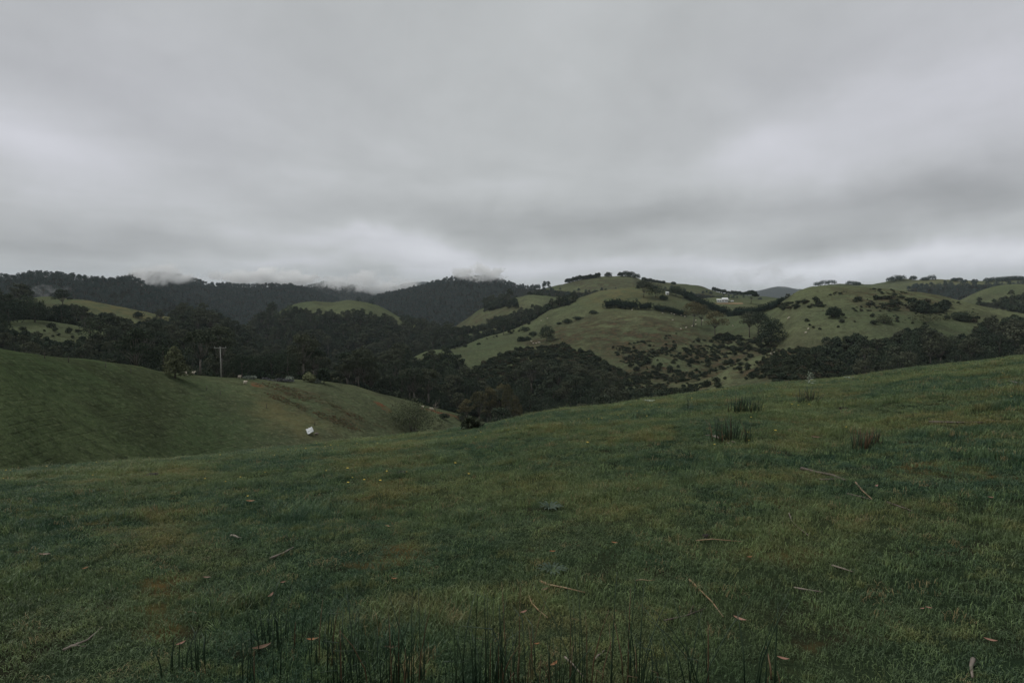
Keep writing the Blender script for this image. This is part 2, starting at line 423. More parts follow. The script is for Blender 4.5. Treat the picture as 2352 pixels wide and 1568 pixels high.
# (outline, nearest, farthest distance)
WOODS = [
    ('range', [(-2000,300),(1262,300),(1262,662),(1200,668),(1140,700),(1100,712),(1055,748),(1035,790),(900,900),(-2000,900)], 1000, 3300),
    ('knoll', [(400,740),(520,735),(600,735),(650,724),(678,716),(740,726),(800,729),(838,727),(888,738),(918,747),(1010,765),(1046,772),(1046,800),(990,812),(940,832),(980,860),(1040,880),(1060,1000),(560,1000),(440,900),(380,830)], 540, 1000),
    ('valley', [(-60,768),(40,772),(95,778),(140,800),(178,792),(215,782),(262,768),(300,780),(400,785),(520,800),(700,820),(935,838),(985,835),(1030,845),(1060,870),(1100,880),(1180,878),(1220,850),(1285,836),(1345,850),(1390,872),(1440,895),(1500,908),(1570,925),(1450,1000),(1200,1100),(-60,1000)], 215, 560),
    ('leftrow', [(-60,700),(60,705),(112,716),(160,708),(215,728),(290,745),(310,748),(335,738),(440,748),(520,762),(420,790),(300,774),(210,756),(112,740),(-60,740)], 425, 660),
    ('right', [(1860,815),(1895,790),(1960,778),(2015,792),(2045,778),(2075,760),(2130,765),(2190,785),(2230,780),(2248,748),(2330,738),(2700,745),(2700,1000),(1950,1000),(1930,862)], 225, 520),
    ('copse', [(1768,716),(1790,702),(1808,692),(1838,680),(1886,690),(1886,702),(1850,710),(1800,707)], 505, 640),
    ('brownclump', [(2095,700),(2130,705),(2180,702),(2170,718),(2120,722),(2095,714)], 400, 540),
    ('gully', [(1176,735),(1200,728),(1240,712),(1270,700),(1310,688),(1330,682),(1310,700),(1262,712),(1240,726),(1205,745),(1160,764),(1120,776),(1060,795),(1035,800),(1050,782),(1120,768)], 590, 760),
    ('gully2', [(1040,762),(1100,752),(1140,735),(1180,728),(1230,712),(1262,702),(1270,712),(1236,728),(1180,745),(1120,757),(1050,772)], 700, 930),
    ('dell', [(1110,700),(1180,690),(1190,700),(1150,708),(1112,716)], 860, 1000),
    ('brow', [(1205,668),(1240,663),(1290,668),(1330,672),(1420,668),(1480,660),(1560,668),(1640,680),(1760,690),(1760,700),(1640,690),(1560,684),(1480,672),(1400,680),(1340,684),(1260,682),(1210,678)], 940, 1150),
    ('farright', [(2080,668),(2120,660),(2180,656),(2400,650),(2700,650),(2700,690),(2300,690),(2201,700),(2140,690)], 1000, 1500),
    ('farright2', [(2240,700),(2300,690),(2352,680),(2600,680),(2600,740),(2352,720)], 560, 950),
]
def wood_mask(u, v, d):
    w = np.zeros(u.shape, bool)
    crest = tab(RIDGES[18][1], np.arctan((u - CX) / F))
    past = np.where(u < 1120, crest + 7, 0)
    for (_, poly, a, b) in WOODS:
        w |= inpoly(u, v, poly) & (d > a) & (d < b) & (d > past)
    return w
BRACKEN = [
    ([(580,880),(640,880),(720,905),(800,945),(900,985),(930,1005),(860,1000),(770,975),(690,940),(600,905)], 120, 260),
    ([(1180,790),(1300,745),(1420,722),(1560,735),(1620,760),(1560,800),(1480,830),(1330,800),(1230,810)], 360, 560),
    ([(1400,790),(1560,760),(1720,790),(1850,800),(1960,850),(1880,885),(1600,910),(1450,880)], 260, 500),
    ([(1900,670),(2000,662),(2150,680),(2200,700),(2150,725),(2050,715),(1960,705)], 400, 560),
    ([(1040,720),(1090,720),(1150,712),(1230,700),(1220,725),(1120,750),(1050,760)], 690, 950),
    ([(1290,650),(1350,640),(1480,645),(1650,670),(1650,690),(1480,668),(1300,668)], 940, 1200),
    ([(1850,805),(1930,830),(1990,865),(1900,880),(1830,850)], 260, 420),
]
GOLD = [([(560,900),(640,930),(720,960),(800,985),(740,1005),(640,990),(580,950)], 110, 240), ([(110,682),(300,700),(440,738),(330,752),(200,712)], 560, 680), ([(1400,660),(1500,665),(1560,690),(1400,700),(1330,690)], 560, 680), ([(2100,640),(2240,640),(2240,655),(2100,655)], 1300, 1600)]
EARTH = [([(858,922),(866,920),(905,945),(890,948)], 200, 270), ([(575,876),(610,884),(605,892),(575,884)], 190, 240), ([(960,934),(1040,950),(1100,968),(1060,965),(970,940)], 240, 300), ([(1140,700),(1170,698),(1170,703),(1140,705)], 800, 1000)]
LEFT_VIGNETTE = [([(-2000,700),(0,790),(400,850),(420,880),(560,930),(600,1000),(600,1300),(-2000,1300)], 60, 215)]  # outline of the left slope whose painted darkening stands in for lens vignette
def mask(lst, u, v, d):
    w = np.zeros(u.shape)
    for (poly, a, b) in lst: w = np.maximum(w, (inpoly(u, v, poly) & (d > a) & (d < b)).astype(float))
    return w

# ------------------------------------------------------------------ terrain meshes
def az_samples():
    a = np.radians(np.linspace(-46, 46, 1000))
    l = np.radians(np.linspace(-180, -46.4, 90)); r = np.radians(np.linspace(46.4, 180, 90))
    return np.concatenate([l, a, r])
AZ = az_samples()

def soft(a, ks=(24, 16, 16, 10, 10, 6, 6, 4, 3, 2, 2, 1)):
    for k in ks:
        a = (a + np.roll(a, k, 0) + np.roll(a, -k, 0) + np.roll(a, k, 1) + np.roll(a, -k, 1)) / 5
    return a

def grid_mesh(name, az, d, mat, attrs=True):
    A, Dm = np.meshgrid(az, d, indexing='ij')
    Z = H(A, Dm)
    X = Dm * np.sin(A); Y = Dm * np.cos(A)
    na, nd = A.shape
    co = np.stack([X, Y, Z], -1).reshape(-1, 3)
    i = np.arange(na - 1)[:, None] * nd + np.arange(nd - 1)[None]
    q = np.stack([i, i + 1, i + nd + 1, i + nd], -1).reshape(-1, 4)[:, ::-1]
    me = bpy.data.meshes.new(name)
    me.vertices.add(len(co)); me.vertices.foreach_set('co', co.ravel())
    me.loops.add(q.size); me.loops.foreach_set('vertex_index', q.ravel().astype(np.int32))
    me.polygons.add(len(q))
    me.polygons.foreach_set('loop_start', np.arange(0, q.size, 4, dtype=np.int32))
    me.polygons.foreach_set('loop_total', np.full(len(q), 4, dtype=np.int32))
    me.polygons.foreach_set('use_smooth', np.ones(len(q), dtype=bool))
    me.update(calc_edges=True)
    me.materials.append(mat)
    if attrs:
        u, v = proj(X, Y, Z)
        front = Y > 5
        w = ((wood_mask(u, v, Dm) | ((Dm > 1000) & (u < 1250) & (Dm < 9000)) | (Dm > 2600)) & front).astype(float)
        for nm, arr in (('wood', w), ('bracken', soft(mask(BRACKEN, u, v, Dm) * front, (8, 5, 3, 2))), ('gold', soft(mask(GOLD, u, v, Dm) * front, (10, 8, 5, 3))), ('earth', mask(EARTH, u, v, Dm) * front), ('lush_or_vignette', soft(mask(LEFT_VIGNETTE, u, v, Dm) * front))):
            at = me.attributes.new(nm, 'FLOAT', 'POINT'); at.data.foreach_set('value', arr.ravel().astype(np.float32))
    return link(name, me), (A, Dm, Z)

SPLIT = 72.0
dn = np.concatenate([[0.02], np.exp(np.linspace(math.log(.25), math.log(SPLIT), 260))])
df = np.concatenate([np.exp(np.linspace(math.log(SPLIT), math.log(1900), 520)), np.exp(np.linspace(math.log(1912), math.log(9500), 110))])
og, _ = grid_mesh('ground', AZ, dn, M['turf'], False); tag(og, kind='structure')
oh, (GA, GD, GZ) = grid_mesh('hills', AZ, df, M['hills']); tag(oh, kind='structure')
_tmax = np.maximum(np.maximum.accumulate((GZ - EZ) / GD, axis=1), tab(FT, GA))
def visible(az, d, z, h):
    """is a thing of height h standing there seen above the nearer ground?"""
    ia = np.clip(np.searchsorted(GA[:, 0], az), 0, GA.shape[0] - 1)
    idd = np.clip(np.searchsorted(GD[0], d) - 2, 0, GD.shape[1] - 1)
    return (z + h - EZ) / d > _tmax[ia, idd] + .0015

# ------------------------------------------------------------------ plants
def sph(rng, k):
    p = rng.normal(size=(k, 3)); return p / np.linalg.norm(p, axis=1, keepdims=True)

def puff(mb, rng, c, rad, k, leaf, mi=0, low=-.35):
    """a clump of leaf sprays: mostly on the outside and on top"""
    p = sph(rng, int(k * 1.5)); p = p[p[:, 2] > low - rng.uniform(0, .4, len(p))][:k]
    rr = rng.uniform(.62, 1.06, (len(p), 1))
    pos = np.asarray(c) + p * rr * np.asarray(rad)
    nor = p + rng.normal(size=p.shape) * .55 + np.array([0, 0, .25])
    mb.quads(pos, nor, np.full(len(p), leaf), mi, rng)

def limb(mb, a, b, r0, r1, rng, bend=.12, sides=5, mi=0):
    a = Vector(a); b = Vector(b); L = (b - a).length
    m1 = a.lerp(b, .35) + Vector(rng.normal(size=3) * L * bend * .6); m2 = a.lerp(b, .7) + Vector(rng.normal(size=3) * L * bend * .5)
    mb.tube([a, m1, m2, b], [r0, r0 * .75 + r1 * .25, r0 * .4 + r1 * .6, r1], sides, mi)

def tree(kind, seed, Ht, W, detail=1.0, leafmat='gum', bark='bark', leafk=1.0):
    """returns (crown mesh, trunk mesh), base at the origin"""
    rng = np.random.default_rng(seed)
    cr = MB(); tk = MB()
    leaf = max(.28, Ht * .030 / math.sqrt(detail)) * leafk
    tips = []
    if kind == 'gum':
        n = int(rng.integers(19, 26))
        for i in range(n):
            a = 2.4 * i + rng.uniform(-.5, .5); r = W * .44 * math.sqrt((i + .3) / n) * rng.uniform(.75, 1.05)
            z = Ht * (.88 - .30 * (2 * r / W) ** 3 * rng.uniform(.5, 1.2) - rng.uniform(0, .26) * (i > 6) + rng.uniform(-.03, .03))
            tips.append((r * math.cos(a), r * math.sin(a), z, W * rng.uniform(.12, .20)))
        for (x, y, z, R) in tips: puff(cr, rng, (x, y, z), (R, R, R * .74), int(56 * detail), leaf, low=-.5)
    elif kind == 'dome':
        n = int(rng.integers(15, 20))
        for i in range(n):
            a = 2.4 * i + rng.uniform(-.4, .4); h = (i + .5) / n
            r = W * .36 * math.sqrt(max(.0, 1 - .86 * h ** 3.2)) * rng.uniform(.7, 1.1)
            tips.append((r * math.cos(a), r * math.sin(a), Ht * (.20 + .60 * h + rng.uniform(-.03, .05)), W * rng.uniform(.17, .24)))
        for (x, y, z, R) in tips: puff(cr, rng, (x, y, z), (R, R, R * .85), int(70 * detail), leaf)
    elif kind == 'cone':
        n = 20
        for i in range(n):
            a = 2.4 * i; h = (i + .5) / n; r = W * .36 * (1 - h) ** .7 * rng.uniform(.6, 1.1)
            tips.append((r * math.cos(a), r * math.sin(a), Ht * (.16 + .80 * h), W * (.22 - .12 * h)))
        for (x, y, z, R) in tips: puff(cr, rng, (x, y, z), (R, R, R * .9), int(60 * detail), leaf)
    elif kind == 'umbrella':
        n = 18
        for i in range(n):
            a = 2.4 * i; r = W * .40 * math.sqrt((i + .3) / n)
            tips.append((r * math.cos(a), r * math.sin(a), Ht * (.88 - .34 * (r / (W * .4)) ** 2 * rng.uniform(.4, 1.2)), W * rng.uniform(.13, .18)))
        for (x, y, z, R) in tips: puff(cr, rng, (x, y, z), (R, R, R * .7), int(70 * detail), leaf)
    elif kind == 'bush':
        n = int(rng.integers(6, 10))
        for i in range(n):
            a = 2.4 * i + rng.uniform(-.4, .4); r = W * .32 * math.sqrt(i / n)
            tips.append((r * math.cos(a), r * math.sin(a), Ht * (.58 - .25 * (i / n)) * rng.uniform(.7, 1.15), W * rng.uniform(.18, .26)))
        for (x, y, z, R) in tips: puff(cr, rng, (x, y, z), (R, R, min(R, Ht * .42)), int(60 * detail), max(.2, leaf * 1.1), low=-.6)
    if kind in ('gum', 'umbrella'):
        fork = Ht * rng.uniform(.28, .42); r0 = Ht * .018
        lean = rng.normal(size=2) * Ht * .02
        base = [(0, 0, -.8), (lean[0] * .5, lean[1] * .5, fork * .5), (lean[0], lean[1], fork)]
        tk.tube(base, [r0 * 1.35, r0 * 1.05, r0 * .9], 7)
        for (x, y, z, R) in tips[::2]: limb(tk, (lean[0], lean[1], fork), (x, y, z - R * .2), r0 * .5, r0 * .12, rng, .1)
    elif kind == 'bush':
        for (x, y, z, R) in tips[:4]: limb(tk, (0, 0, -.3), (x, y, z), Ht * .025, Ht * .008, rng, .08, 4)
    else:
        r0 = Ht * .022
        tk.tube([(0, 0, -.8), (.02 * Ht, 0, Ht * .35), (0, .01 * Ht, Ht * .75)], [r0 * 1.4, r0, r0 * .3], 7)
        for (x, y, z, R) in tips[::3]: limb(tk, (0, 0, z * .55), (x, y, z), r0 * .4, r0 * .1, rng, .08)
    return cr.mesh('crown', [M[leafmat]]), tk.mesh('trunk', [M[bark]], True)

def put_tree(name, label, cat, loc, ms, rz, s, group=None, stretch=1.0):
    e = empty(name, loc, rz, s); e.scale = (s, s, s * stretch)
    tag(e, label, cat, group)
    link('crown', ms[0], e); link('trunk', ms[1], e)
    return e

# prototypes: (crown, trunk, height, width)
PROTO = {}
def proto(key, kind, Ht, W, leafmat, bark, n, detail):
    PROTO[key] = [(*tree(kind, 100 + 13 * i + sum(map(ord, key)), Ht, W, detail, leafmat, bark), Ht, W) for i in range(n)]
proto('gum', 'gum', 17, 11, 'gum', 'palebark', 4, 2.2)
proto('dome', 'dome', 13, 11, 'dark', 'bark', 4, 2.2)
proto('wattle', 'dome', 11, 8.5, 'wattle', 'bark', 3, 2.2)
proto('gold', 'gum', 17, 10, 'gold', 'palebark', 3, 2.2)
proto('bush', 'bush', 2.6, 3.4, 'scrub', 'bark', 4, .8)

def joined(key, i, leafmat, det):
    """crown and trunk in one light mesh, for woods that read as one mass"""
    kind, Ht, W = {'gum': ('gum', 18, 10), 'dome': ('dome', 14, 10.5)}[key]
    c, t = tree(kind, 900 + i * 7 + len(leafmat), Ht, W, det, leafmat, 'palebark' if key == 'gum' else 'bark')
    off = len(c.vertices)
    v = [tuple(x.co) for x in c.vertices] + [tuple(x.co) for x in t.vertices]
    f = [list(p.vertices) for p in c.polygons] + [[k + off for k in p.vertices] for p in t.polygons]
    me = bpy.data.meshes.new('mass_tree'); me.from_pydata(v, [], f)
    me.materials.append(M[leafmat]); me.materials.append(M['palebark' if key == 'gum' else 'bark'])
    me.polygons.foreach_set('material_index', np.array([0] * len(c.polygons) + [1] * len(t.polygons), dtype=np.int32))
    return me

def scatter(name, pts, rot, scl, idx, meshes, kind='stuff', label=None, cat=None):
    """ONE object of uncountable stuff: meshes set on points by a node group"""
    col = bpy.data.collections.new(name + '_kinds')
    for i, me in enumerate(meshes):
        o = bpy.data.objects.new('%s_kind_%02d' % (name, i), me); col.objects.link(o)
    me = bpy.data.meshes.new(name)
    me.vertices.add(len(pts)); me.vertices.foreach_set('co', np.asarray(pts, np.float32).ravel())
    a = me.attributes.new('rot', 'FLOAT_VECTOR', 'POINT'); a.data.foreach_set('vector', np.asarray(rot, np.float32).ravel())
    a = me.attributes.new('scl', 'FLOAT_VECTOR', 'POINT'); a.data.foreach_set('vector', np.asarray(scl, np.float32).ravel())
    a = me.attributes.new('idx', 'INT', 'POINT'); a.data.foreach_set('value', np.asarray(idx, np.int32))
    o = link(name, me)
    ng = bpy.data.node_groups.new(name + '_nodes', 'GeometryNodeTree')
    ng.interface.new_socket('Geometry', in_out='INPUT', socket_type='NodeSocketGeometry')
    ng.interface.new_socket('Geometry', in_out='OUTPUT', socket_type='NodeSocketGeometry')
    N = ng.nodes.new; L = ng.links.new
    gi = N('NodeGroupInput'); go = N('NodeGroupOutput'); ip = N('GeometryNodeInstanceOnPoints')
    ci = N('GeometryNodeCollectionInfo'); ci.inputs[0].default_value = col; ci.inputs[1].default_value = True; ci.inputs[2].default_value = True
    def na(nm, ty):
        n = N('GeometryNodeInputNamedAttribute'); n.data_type = ty; n.inputs[0].default_value = nm
        return n.outputs[0]
    er = N('FunctionNodeEulerToRotation'); L(na('rot', 'FLOAT_VECTOR'), er.inputs[0])
    L(gi.outputs[0], ip.inputs['Points']); L(ci.outputs[0], ip.inputs['Instance']); ip.inputs['Pick Instance'].default_value = True
    L(na('idx', 'INT'), ip.inputs['Instance Index']); L(er.outputs[0], ip.inputs['Rotation']); L(na('scl', 'FLOAT_VECTOR'), ip.inputs['Scale'])
    L(ip.outputs[0], go.inputs[0])
    md = o.modifiers.new('scatter', 'NODES'); md.node_group = ng
    tag(o, label, cat, kind=kind)
    return o

# ------------------------------------------------------------------ the woods
def wood_points(amax, d0, d1, spacing):
    a1 = math.radians(amax)
    n = int(a1 * (d1**2 - d0**2) / spacing**2)
    az = RNG.uniform(-a1, a1, n); d = np.sqrt(RNG.uniform(d0**2, d1**2, n))
    return az, d
AZL, DL = [], []
for d0, d1, sp in ((215, 430, 6.6), (430, 700, 7.4), (700, 1050, 8.6), (1050, 2100, 9.0), (2100, 3200, 15.0)):
    a, d = wood_points(44.5, d0, d1, sp); AZL.append(a); DL.append(d)
az = np.concatenate(AZL); d = np.concatenate(DL)
z = H(az, d); x = d * np.sin(az); y = d * np.cos(az)
u, v = proj(x, y, z)
ok = wood_mask(u, v, d) & visible(az, d, z, 15.0)
az, d, x, y, z, u, v = (q[ok] for q in (az, d, x, y, z, u, v))
# thin out where crowns would sit inside each other
order = np.argsort(d); cell = {}; keep = []
for i in order:
    s = 5.4 if d[i] < 700 else 6.6
    k = (int(x[i] // s), int(y[i] // s))
    if any(((x[i] - x[j])**2 + (y[i] - y[j])**2) < (s * .8)**2 for p in (-1, 0, 1) for q in (-1, 0, 1) for j in cell.get((k[0] + p, k[1] + q), ())): continue
    cell.setdefault(k, []).append(i); keep.append(i)
keep = np.array(keep)
size = RNG.uniform(.68, 1.22, len(az)) * (1 + .22 * fbm(x / 60, y / 60, 2))
size = np.where((d > 940) & (d < 1160) & (u > 1200), size * .45, size)
size = np.where((u > 2080) & (d < 560) & (u < 2200) & (v < 730), size * .45, size)
size = np.where((d > 590) & (d < 950) & (u > 1040), size * .5, size)
CLEAR = [
    (480, 660, [(1700,600),(1900,600),(1900,665),(1845,664),(1800,678),(1752,684),(1742,720),(1700,720)]),
    (500, 1100, [(636,716),(678,699),(728,688),(808,684),(875,701),(930,732),(880,718),(838,710),(800,711),(728,710),(690,706)]),
    (200, 660, [(108,680),(212,688),(275,700),(350,717),(438,736),(370,727),(334,731),(342,742),(310,750),(287,738),(262,723),(215,716),(175,698),(122,695)]),
    (200, 430, [(30,735),(112,735),(150,740),(213,751),(292,767),(296,776),(240,773),(210,780),(160,798),(105,796),(60,774),(5,752)]),
    (200, 560, [(936,832),(936,600),(2000,600),(1980,862),(1750,880),(1560,905),(1480,897),(1440,885),(1400,852),(1340,830),(1280,817),(1215,830),(1180,852),(1130,868),(1070,850),(1066,812),(1045,800),(1000,801),(960,816)]),
    (200, 540, [(1860,790),(1900,762),(1950,755),(2000,770),(2045,777),(2060,747),(2100,740),(2150,745),(2190,762),(2236,765),(2245,735),(2290,728),(2400,733),(2400,500),(1860,500)]),
]
for (a_, b_, poly) in CLEAR:
    if poly[0][0] == 936: sel_ok = ~(inpoly(u, v, [(1735,660),(1890,660),(1890,720),(1735,720)]))
    else: sel_ok = np.ones(len(u), bool)
    for f in (1.0, .8, .62, .48):
        ut, vt = proj(x, y, z + 16 * size)
        bad = inpoly(ut, vt, poly) & (d > a_) & (d < b_) & sel_ok
        um, vm = proj(x, y, z + 10 * size)
        bad |= inpoly(um, vm, poly) & (d > a_) & (d < b_) & sel_ok
        if f > .5: size = np.where(bad, size * .78, size)
    size = np.where(bad, 0, size)
keep = keep[size[keep] > .05]
size = np.where(d > 1150, .62 + .2 * RNG.uniform(size=len(az)), size)
gummy = fbm(x / 90 + 3, y / 90, 2) + RNG.uniform(-.45, .45, len(az)) > -.12
LABEL_NEAR = {
    ('gum', 'C'): 'brownish gum tree with an open rounded crown in the dark wood filling the central valley',
    ('dome', 'C'): 'dark round leafy tree in the dense wood filling the central valley',
    ('gum', 'L'): 'brownish gum tree in the wood behind the left grass slope',
    ('dome', 'L'): 'dark bushy tree in the wood behind the left grass slope',
    ('gum', 'R'): 'brownish gum tree in the dark wood behind the right rise of the near hill',
    ('dome', 'R'): 'dark bushy tree in the wood behind the right rise of the near hill',
}
px = size[keep] * 14 / d[keep]
rank = keep[np.argsort(-px)]
near, rest = rank[:290], rank[290:]
for i in near:
    key = 'gum' if gummy[i] else 'dome'
    side = 'L' if u[i] < 600 else ('R' if u[i] > 1600 else 'C')
    p = PROTO[key][int(RNG.integers(4))]
    put_tree('gum_tree' if key == 'gum' else 'bushy_tree', LABEL_NEAR[(key, side)], 'tree',
             (x[i], y[i], z[i]), p, RNG.uniform(0, 6.28), float(size[i]), {'L': 'trees of the wood behind the left slope', 'C': 'trees of the central valley wood', 'R': 'trees of the wood on the right'}[side])
mass_mid = [joined('gum', i, 'gum', .55) for i in range(3)] + [joined('dome', i, 'dark', .55) for i in range(3)] + [joined('dome', i, 'wattle', .55) for i in range(2)]
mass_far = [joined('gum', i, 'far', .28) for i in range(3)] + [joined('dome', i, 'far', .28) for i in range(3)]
def mass(name, sel, meshes, ngum, label):
    n = len(sel); r = np.zeros((n, 3)); r[:, 2] = RNG.uniform(0, 6.28, n); r[:, :2] = RNG.normal(size=(n, 2)) * .04
    s = size[sel][:, None] * np.stack([RNG.uniform(.9, 1.15, n), RNG.uniform(.9, 1.15, n), RNG.uniform(.85, 1.15, n)], 1)
    g = gummy[sel]
    ix = np.where(g, RNG.integers(0, ngum, n), RNG.integers(ngum, len(meshes), n))
    scatter(name, np.stack([x, y, z], 1)[sel], r, s, ix, meshes, label=label, cat='wood')
mass('valley_wood', rest[d[rest] < 1000], mass_mid, 3, 'dark mass of gum and wattle trees filling the valley beyond the single trees')
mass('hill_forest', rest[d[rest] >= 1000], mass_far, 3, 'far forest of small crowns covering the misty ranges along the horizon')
# undergrowth that closes the wood floor
AZL, DL = [], []
for d0, d1, sp in ((215, 430, 3.0), (430, 700, 4.2), (700, 1000, 6.0)):
    a, q = wood_points(44.5, d0, d1, sp); AZL.append(a); DL.append(q)
a = np.concatenate(AZL); q = np.concatenate(DL); zz = H(a, q); xx = q * np.sin(a); yy = q * np.cos(a)
uu, vv = proj(xx, yy, zz)
k = wood_mask(uu, vv, q) & visible(a, q, zz, 4.0)
n = int(k.sum()); r = np.zeros((n, 3)); r[:, 2] = RNG.uniform(0, 6.28, n)
us = []
for i, lm in enumerate(('dark', 'gum', 'wattle', 'dark')):
    us.append(tree('bush', 700 + i, 3.0, 4.0, 1.0, lm, 'bark', 1.3)[0])
scatter('undergrowth', np.stack([xx, yy, zz], 1)[k], r, np.repeat((RNG.uniform(.6, 1.7, n) * np.clip(q[k] / 420, .8, 1.4))[:, None], 3, 1), RNG.integers(0, 4, n), us, label='dark undergrowth under and around the trees of the woods', cat='undergrowth')
print('undergrowth', n)
print('wood trees', len(near), len(rest))

# ------------------------------------------------------------------ scrub
def region_points(poly, dmin, dmax, n):
    us = np.array([p[0] for p in poly]); vs = np.array([p[1] for p in poly]); out = []
    while len(out) < n:
        a, b = RNG.uniform(us.min(), us.max()), RNG.uniform(vs.min(), vs.max())
        if inpoly(np.array([a]), np.array([b]), poly)[0]:
            g, dd = ground_at(a, b)
            if dmin < dd < dmax: out.append((g, dd, a, b))
            else: out.append(None)
    return [o for o in out if o]
# single shrubs dotted over the right-hand slope
for poly, n, lab in (
    ([(1440,800),(1560,775),(1720,785),(1830,800),(1900,850),(1850,885),(1620,905),(1520,895),(1450,860)], 120, 'small dark shrub dotted on the grassy right-hand slope above the near hill'),
    ([(1720,800),(1800,805),(1900,840),(1960,862),(1900,875),(1780,875)], 70, 'small dark shrub on the brown bracken spur at right of the near hill'),
    ([(1040,775),(1180,745),(1250,735),(1180,775),(1060,800)], 22, 'small dark bush beside the folds on the far left flank of the green hill'),
    ([(1900,720),(2000,700),(2200,710),(2250,735),(2050,760),(1900,765),(1830,745)], 26, 'small dark bush on the open face of the right hill'),
    ([(20,755),(110,750),(190,765),(160,785),(80,770)], 9, 'small dark bush on the lower left far paddock')):
    for (g, dd, a, b) in region_points(poly, 215, 700, n):
        p = PROTO['bush'][int(RNG.integers(4))]
        put_tree('shrub', lab, 'shrub', g, p, RNG.uniform(0, 6.28), float(RNG.choice([.45, .6, .8, 1.0, 1.3])), 'shrubs: ' + lab.split(' on ')[-1].split(' beside ')[-1])
# thickets that read as one mass
pts = []; sc = []
for poly, n in (([(1050,880),(1090,845),(1140,820),(1200,800),(1290,795),(1360,812),(1420,850),(1440,880),(1380,870),(1300,845),(1230,852),(1180,880)], 800),
                ([(1380,860),(1450,850),(1500,890),(1600,900),(1740,895),(1600,925),(1480,915)], 190),
                ([(1760,850),(1850,805),(1940,840),(1990,868),(1900,882),(1780,880)], 150),
                ([(1640,770),(1760,775),(1800,800),(1720,815),(1650,800)], 90),
                ([(1760,705),(1880,690),(1890,705),(1800,712)], 40),
                ([(2200,728),(2245,732),(2240,742),(2200,738)], 25),
                ([(1950,690),(2060,680),(2180,700),(2160,720),(2040,712)], 60)):
    for (g, dd, a, b) in region_points(poly, 215, 640, n): pts.append(g); sc.append(RNG.uniform(.4, 1.5))
for (g, dd, a, b) in region_points([(1400,800),(1560,765),(1720,780),(1860,800),(1960,860),(1850,890),(1600,912),(1470,900)], 215, 560, 3600):
    if fbm(np.array([g.x / 22]), np.array([g.y / 22]), 3)[0] > .06: pts.append(g); sc.append(RNG.uniform(.15, .75))
for (g, dd, a, b) in region_points([(1900,672),(2020,662),(2180,685),(2240,712),(2150,735),(1980,745),(1880,735)], 400, 560, 500):
    if fbm(np.array([g.x / 22]), np.array([g.y / 22]), 3)[0] > .15: pts.append(g); sc.append(RNG.uniform(.2, .6))
n = len(pts); r = np.zeros((n, 3)); r[:, 2] = RNG.uniform(0, 6.28, n)
scatter('scrub_thicket', [tuple(p) for p in pts], r, np.repeat(np.array(sc)[:, None], 3, 1) * np.stack([RNG.uniform(.8, 1.6, n), RNG.uniform(.8, 1.6, n), RNG.uniform(.6, 1.1, n)], 1), np.where(np.array(sc) < .45, RNG.integers(2, 7, n), RNG.integers(0, 5, n)), [p[0] for p in PROTO['bush']] + [tree('bush', 660 + q, 2.0, 3.6, .8, 'brushy', 'bark')[0] for q in range(3)], label='low dark scrub spreading over the lower slope of the green hill', cat='scrub')
# bracken on the near left slope
bm = []
for i in range(3):
    mb = MB(); rng = np.random.default_rng(50 + i); puff(mb, rng, (0, 0, .2), (.6, .6, .3), 30, .22, 0, -.2); bm.append(mb.mesh('bracken', [M['bracken']]))
for i in range(2):
    mb = MB(); rng = np.random.default_rng(60 + i); puff(mb, rng, (0, 0, .2), (.6, .6, .3), 30, .22, 0, -.2); bm.append(mb.mesh('bracken', [M['willow']]))
pts = []
for (poly, a, b), n in zip(BRACKEN[:1], (1300,)):
    for (g, dd, uu, vv) in region_points(poly, a, b, n * 2):
        if fbm(np.array([g.x / 9]), np.array([g.y / 9]), 3)[0] > .02: pts.append(tuple(g))
n = len(pts); r = np.zeros((n, 3)); r[:, 2] = RNG.uniform(0, 6.28, n)
scatter('bracken', pts, r, RNG.uniform(.22, .55, (n, 1)) * np.array([[1, 1, .8]]), RNG.integers(0, 5, n), bm, label='rusty bracken patch running down the near left slope', cat='bracken')

# ------------------------------------------------------------------ single trees: base, top and width traced, then given their real size where they stand
def single(name, label, kind, b, top, w, leafmat, bark, seed, cat='tree', group=None, detail=2.0, rz=0, dr=None, leafk=1.5):
    g, dd = ground_at(*b, dr)
    depth = g.y * CP - (g.z - EZ) * SP
    Ht = (b[1] - top) * depth / F; W = w * depth / F
    ms = tree(kind, seed, Ht, W, detail, leafmat, bark, leafk)
    e = put_tree(name, label, cat, g, ms, rz, 1.0, group)
    return e
z3 = lambda x_, y_: ((2048 + x_ * .43537) / 1.7415, (1040 + y_ * .43537) / 1.7415)
z4 = lambda x_, y_: ((3072 + x_ * .43537) / 1.7415, (1040 + y_ * .43537) / 1.7415)
single('broadleaf_tree', 'single light green broadleaf tree standing alone on the near left slope', 'cone', (402,868), 797, 70, 'willow', 'bark', 5, detail=4, leafk=1.1)
single('gum_tree', 'tall thin gum with flat spreading crown, left of the slim pair on the green hill', 'gum', (1593,750), 692, 50, 'gold', 'palebark', 21, leafk=1.15)
single('gum_tree', 'slightly shorter slim gum leaning right beside the tall thin gum on the green hill', 'gum', (1611,748), 699, 50, 'gold', 'palebark', 22, leafk=1.15)
single('gum_tree', 'lone open-crowned gum just right of and below the slim pair of gums', 'gum', (1643,777), 714, 54, 'gold', 'bark', 23, leafk=1.15)
single('gum_tree', 'leftmost gum of the trio above the scrub on the green hill', 'gum', (1722,775), 716, 56, 'gum', 'bark', 24, leafk=1.2)
single('gum_tree', 'middle gum of the trio above the scrub with the highest crown', 'gum', (1742,773), 715, 58, 'gum', 'bark', 25, leafk=1.2)
single('gum_tree', 'rightmost gum of the trio, broad and dark with low branches', 'dome', (1770,796), 726, 62, 'dark', 'bark', 26)
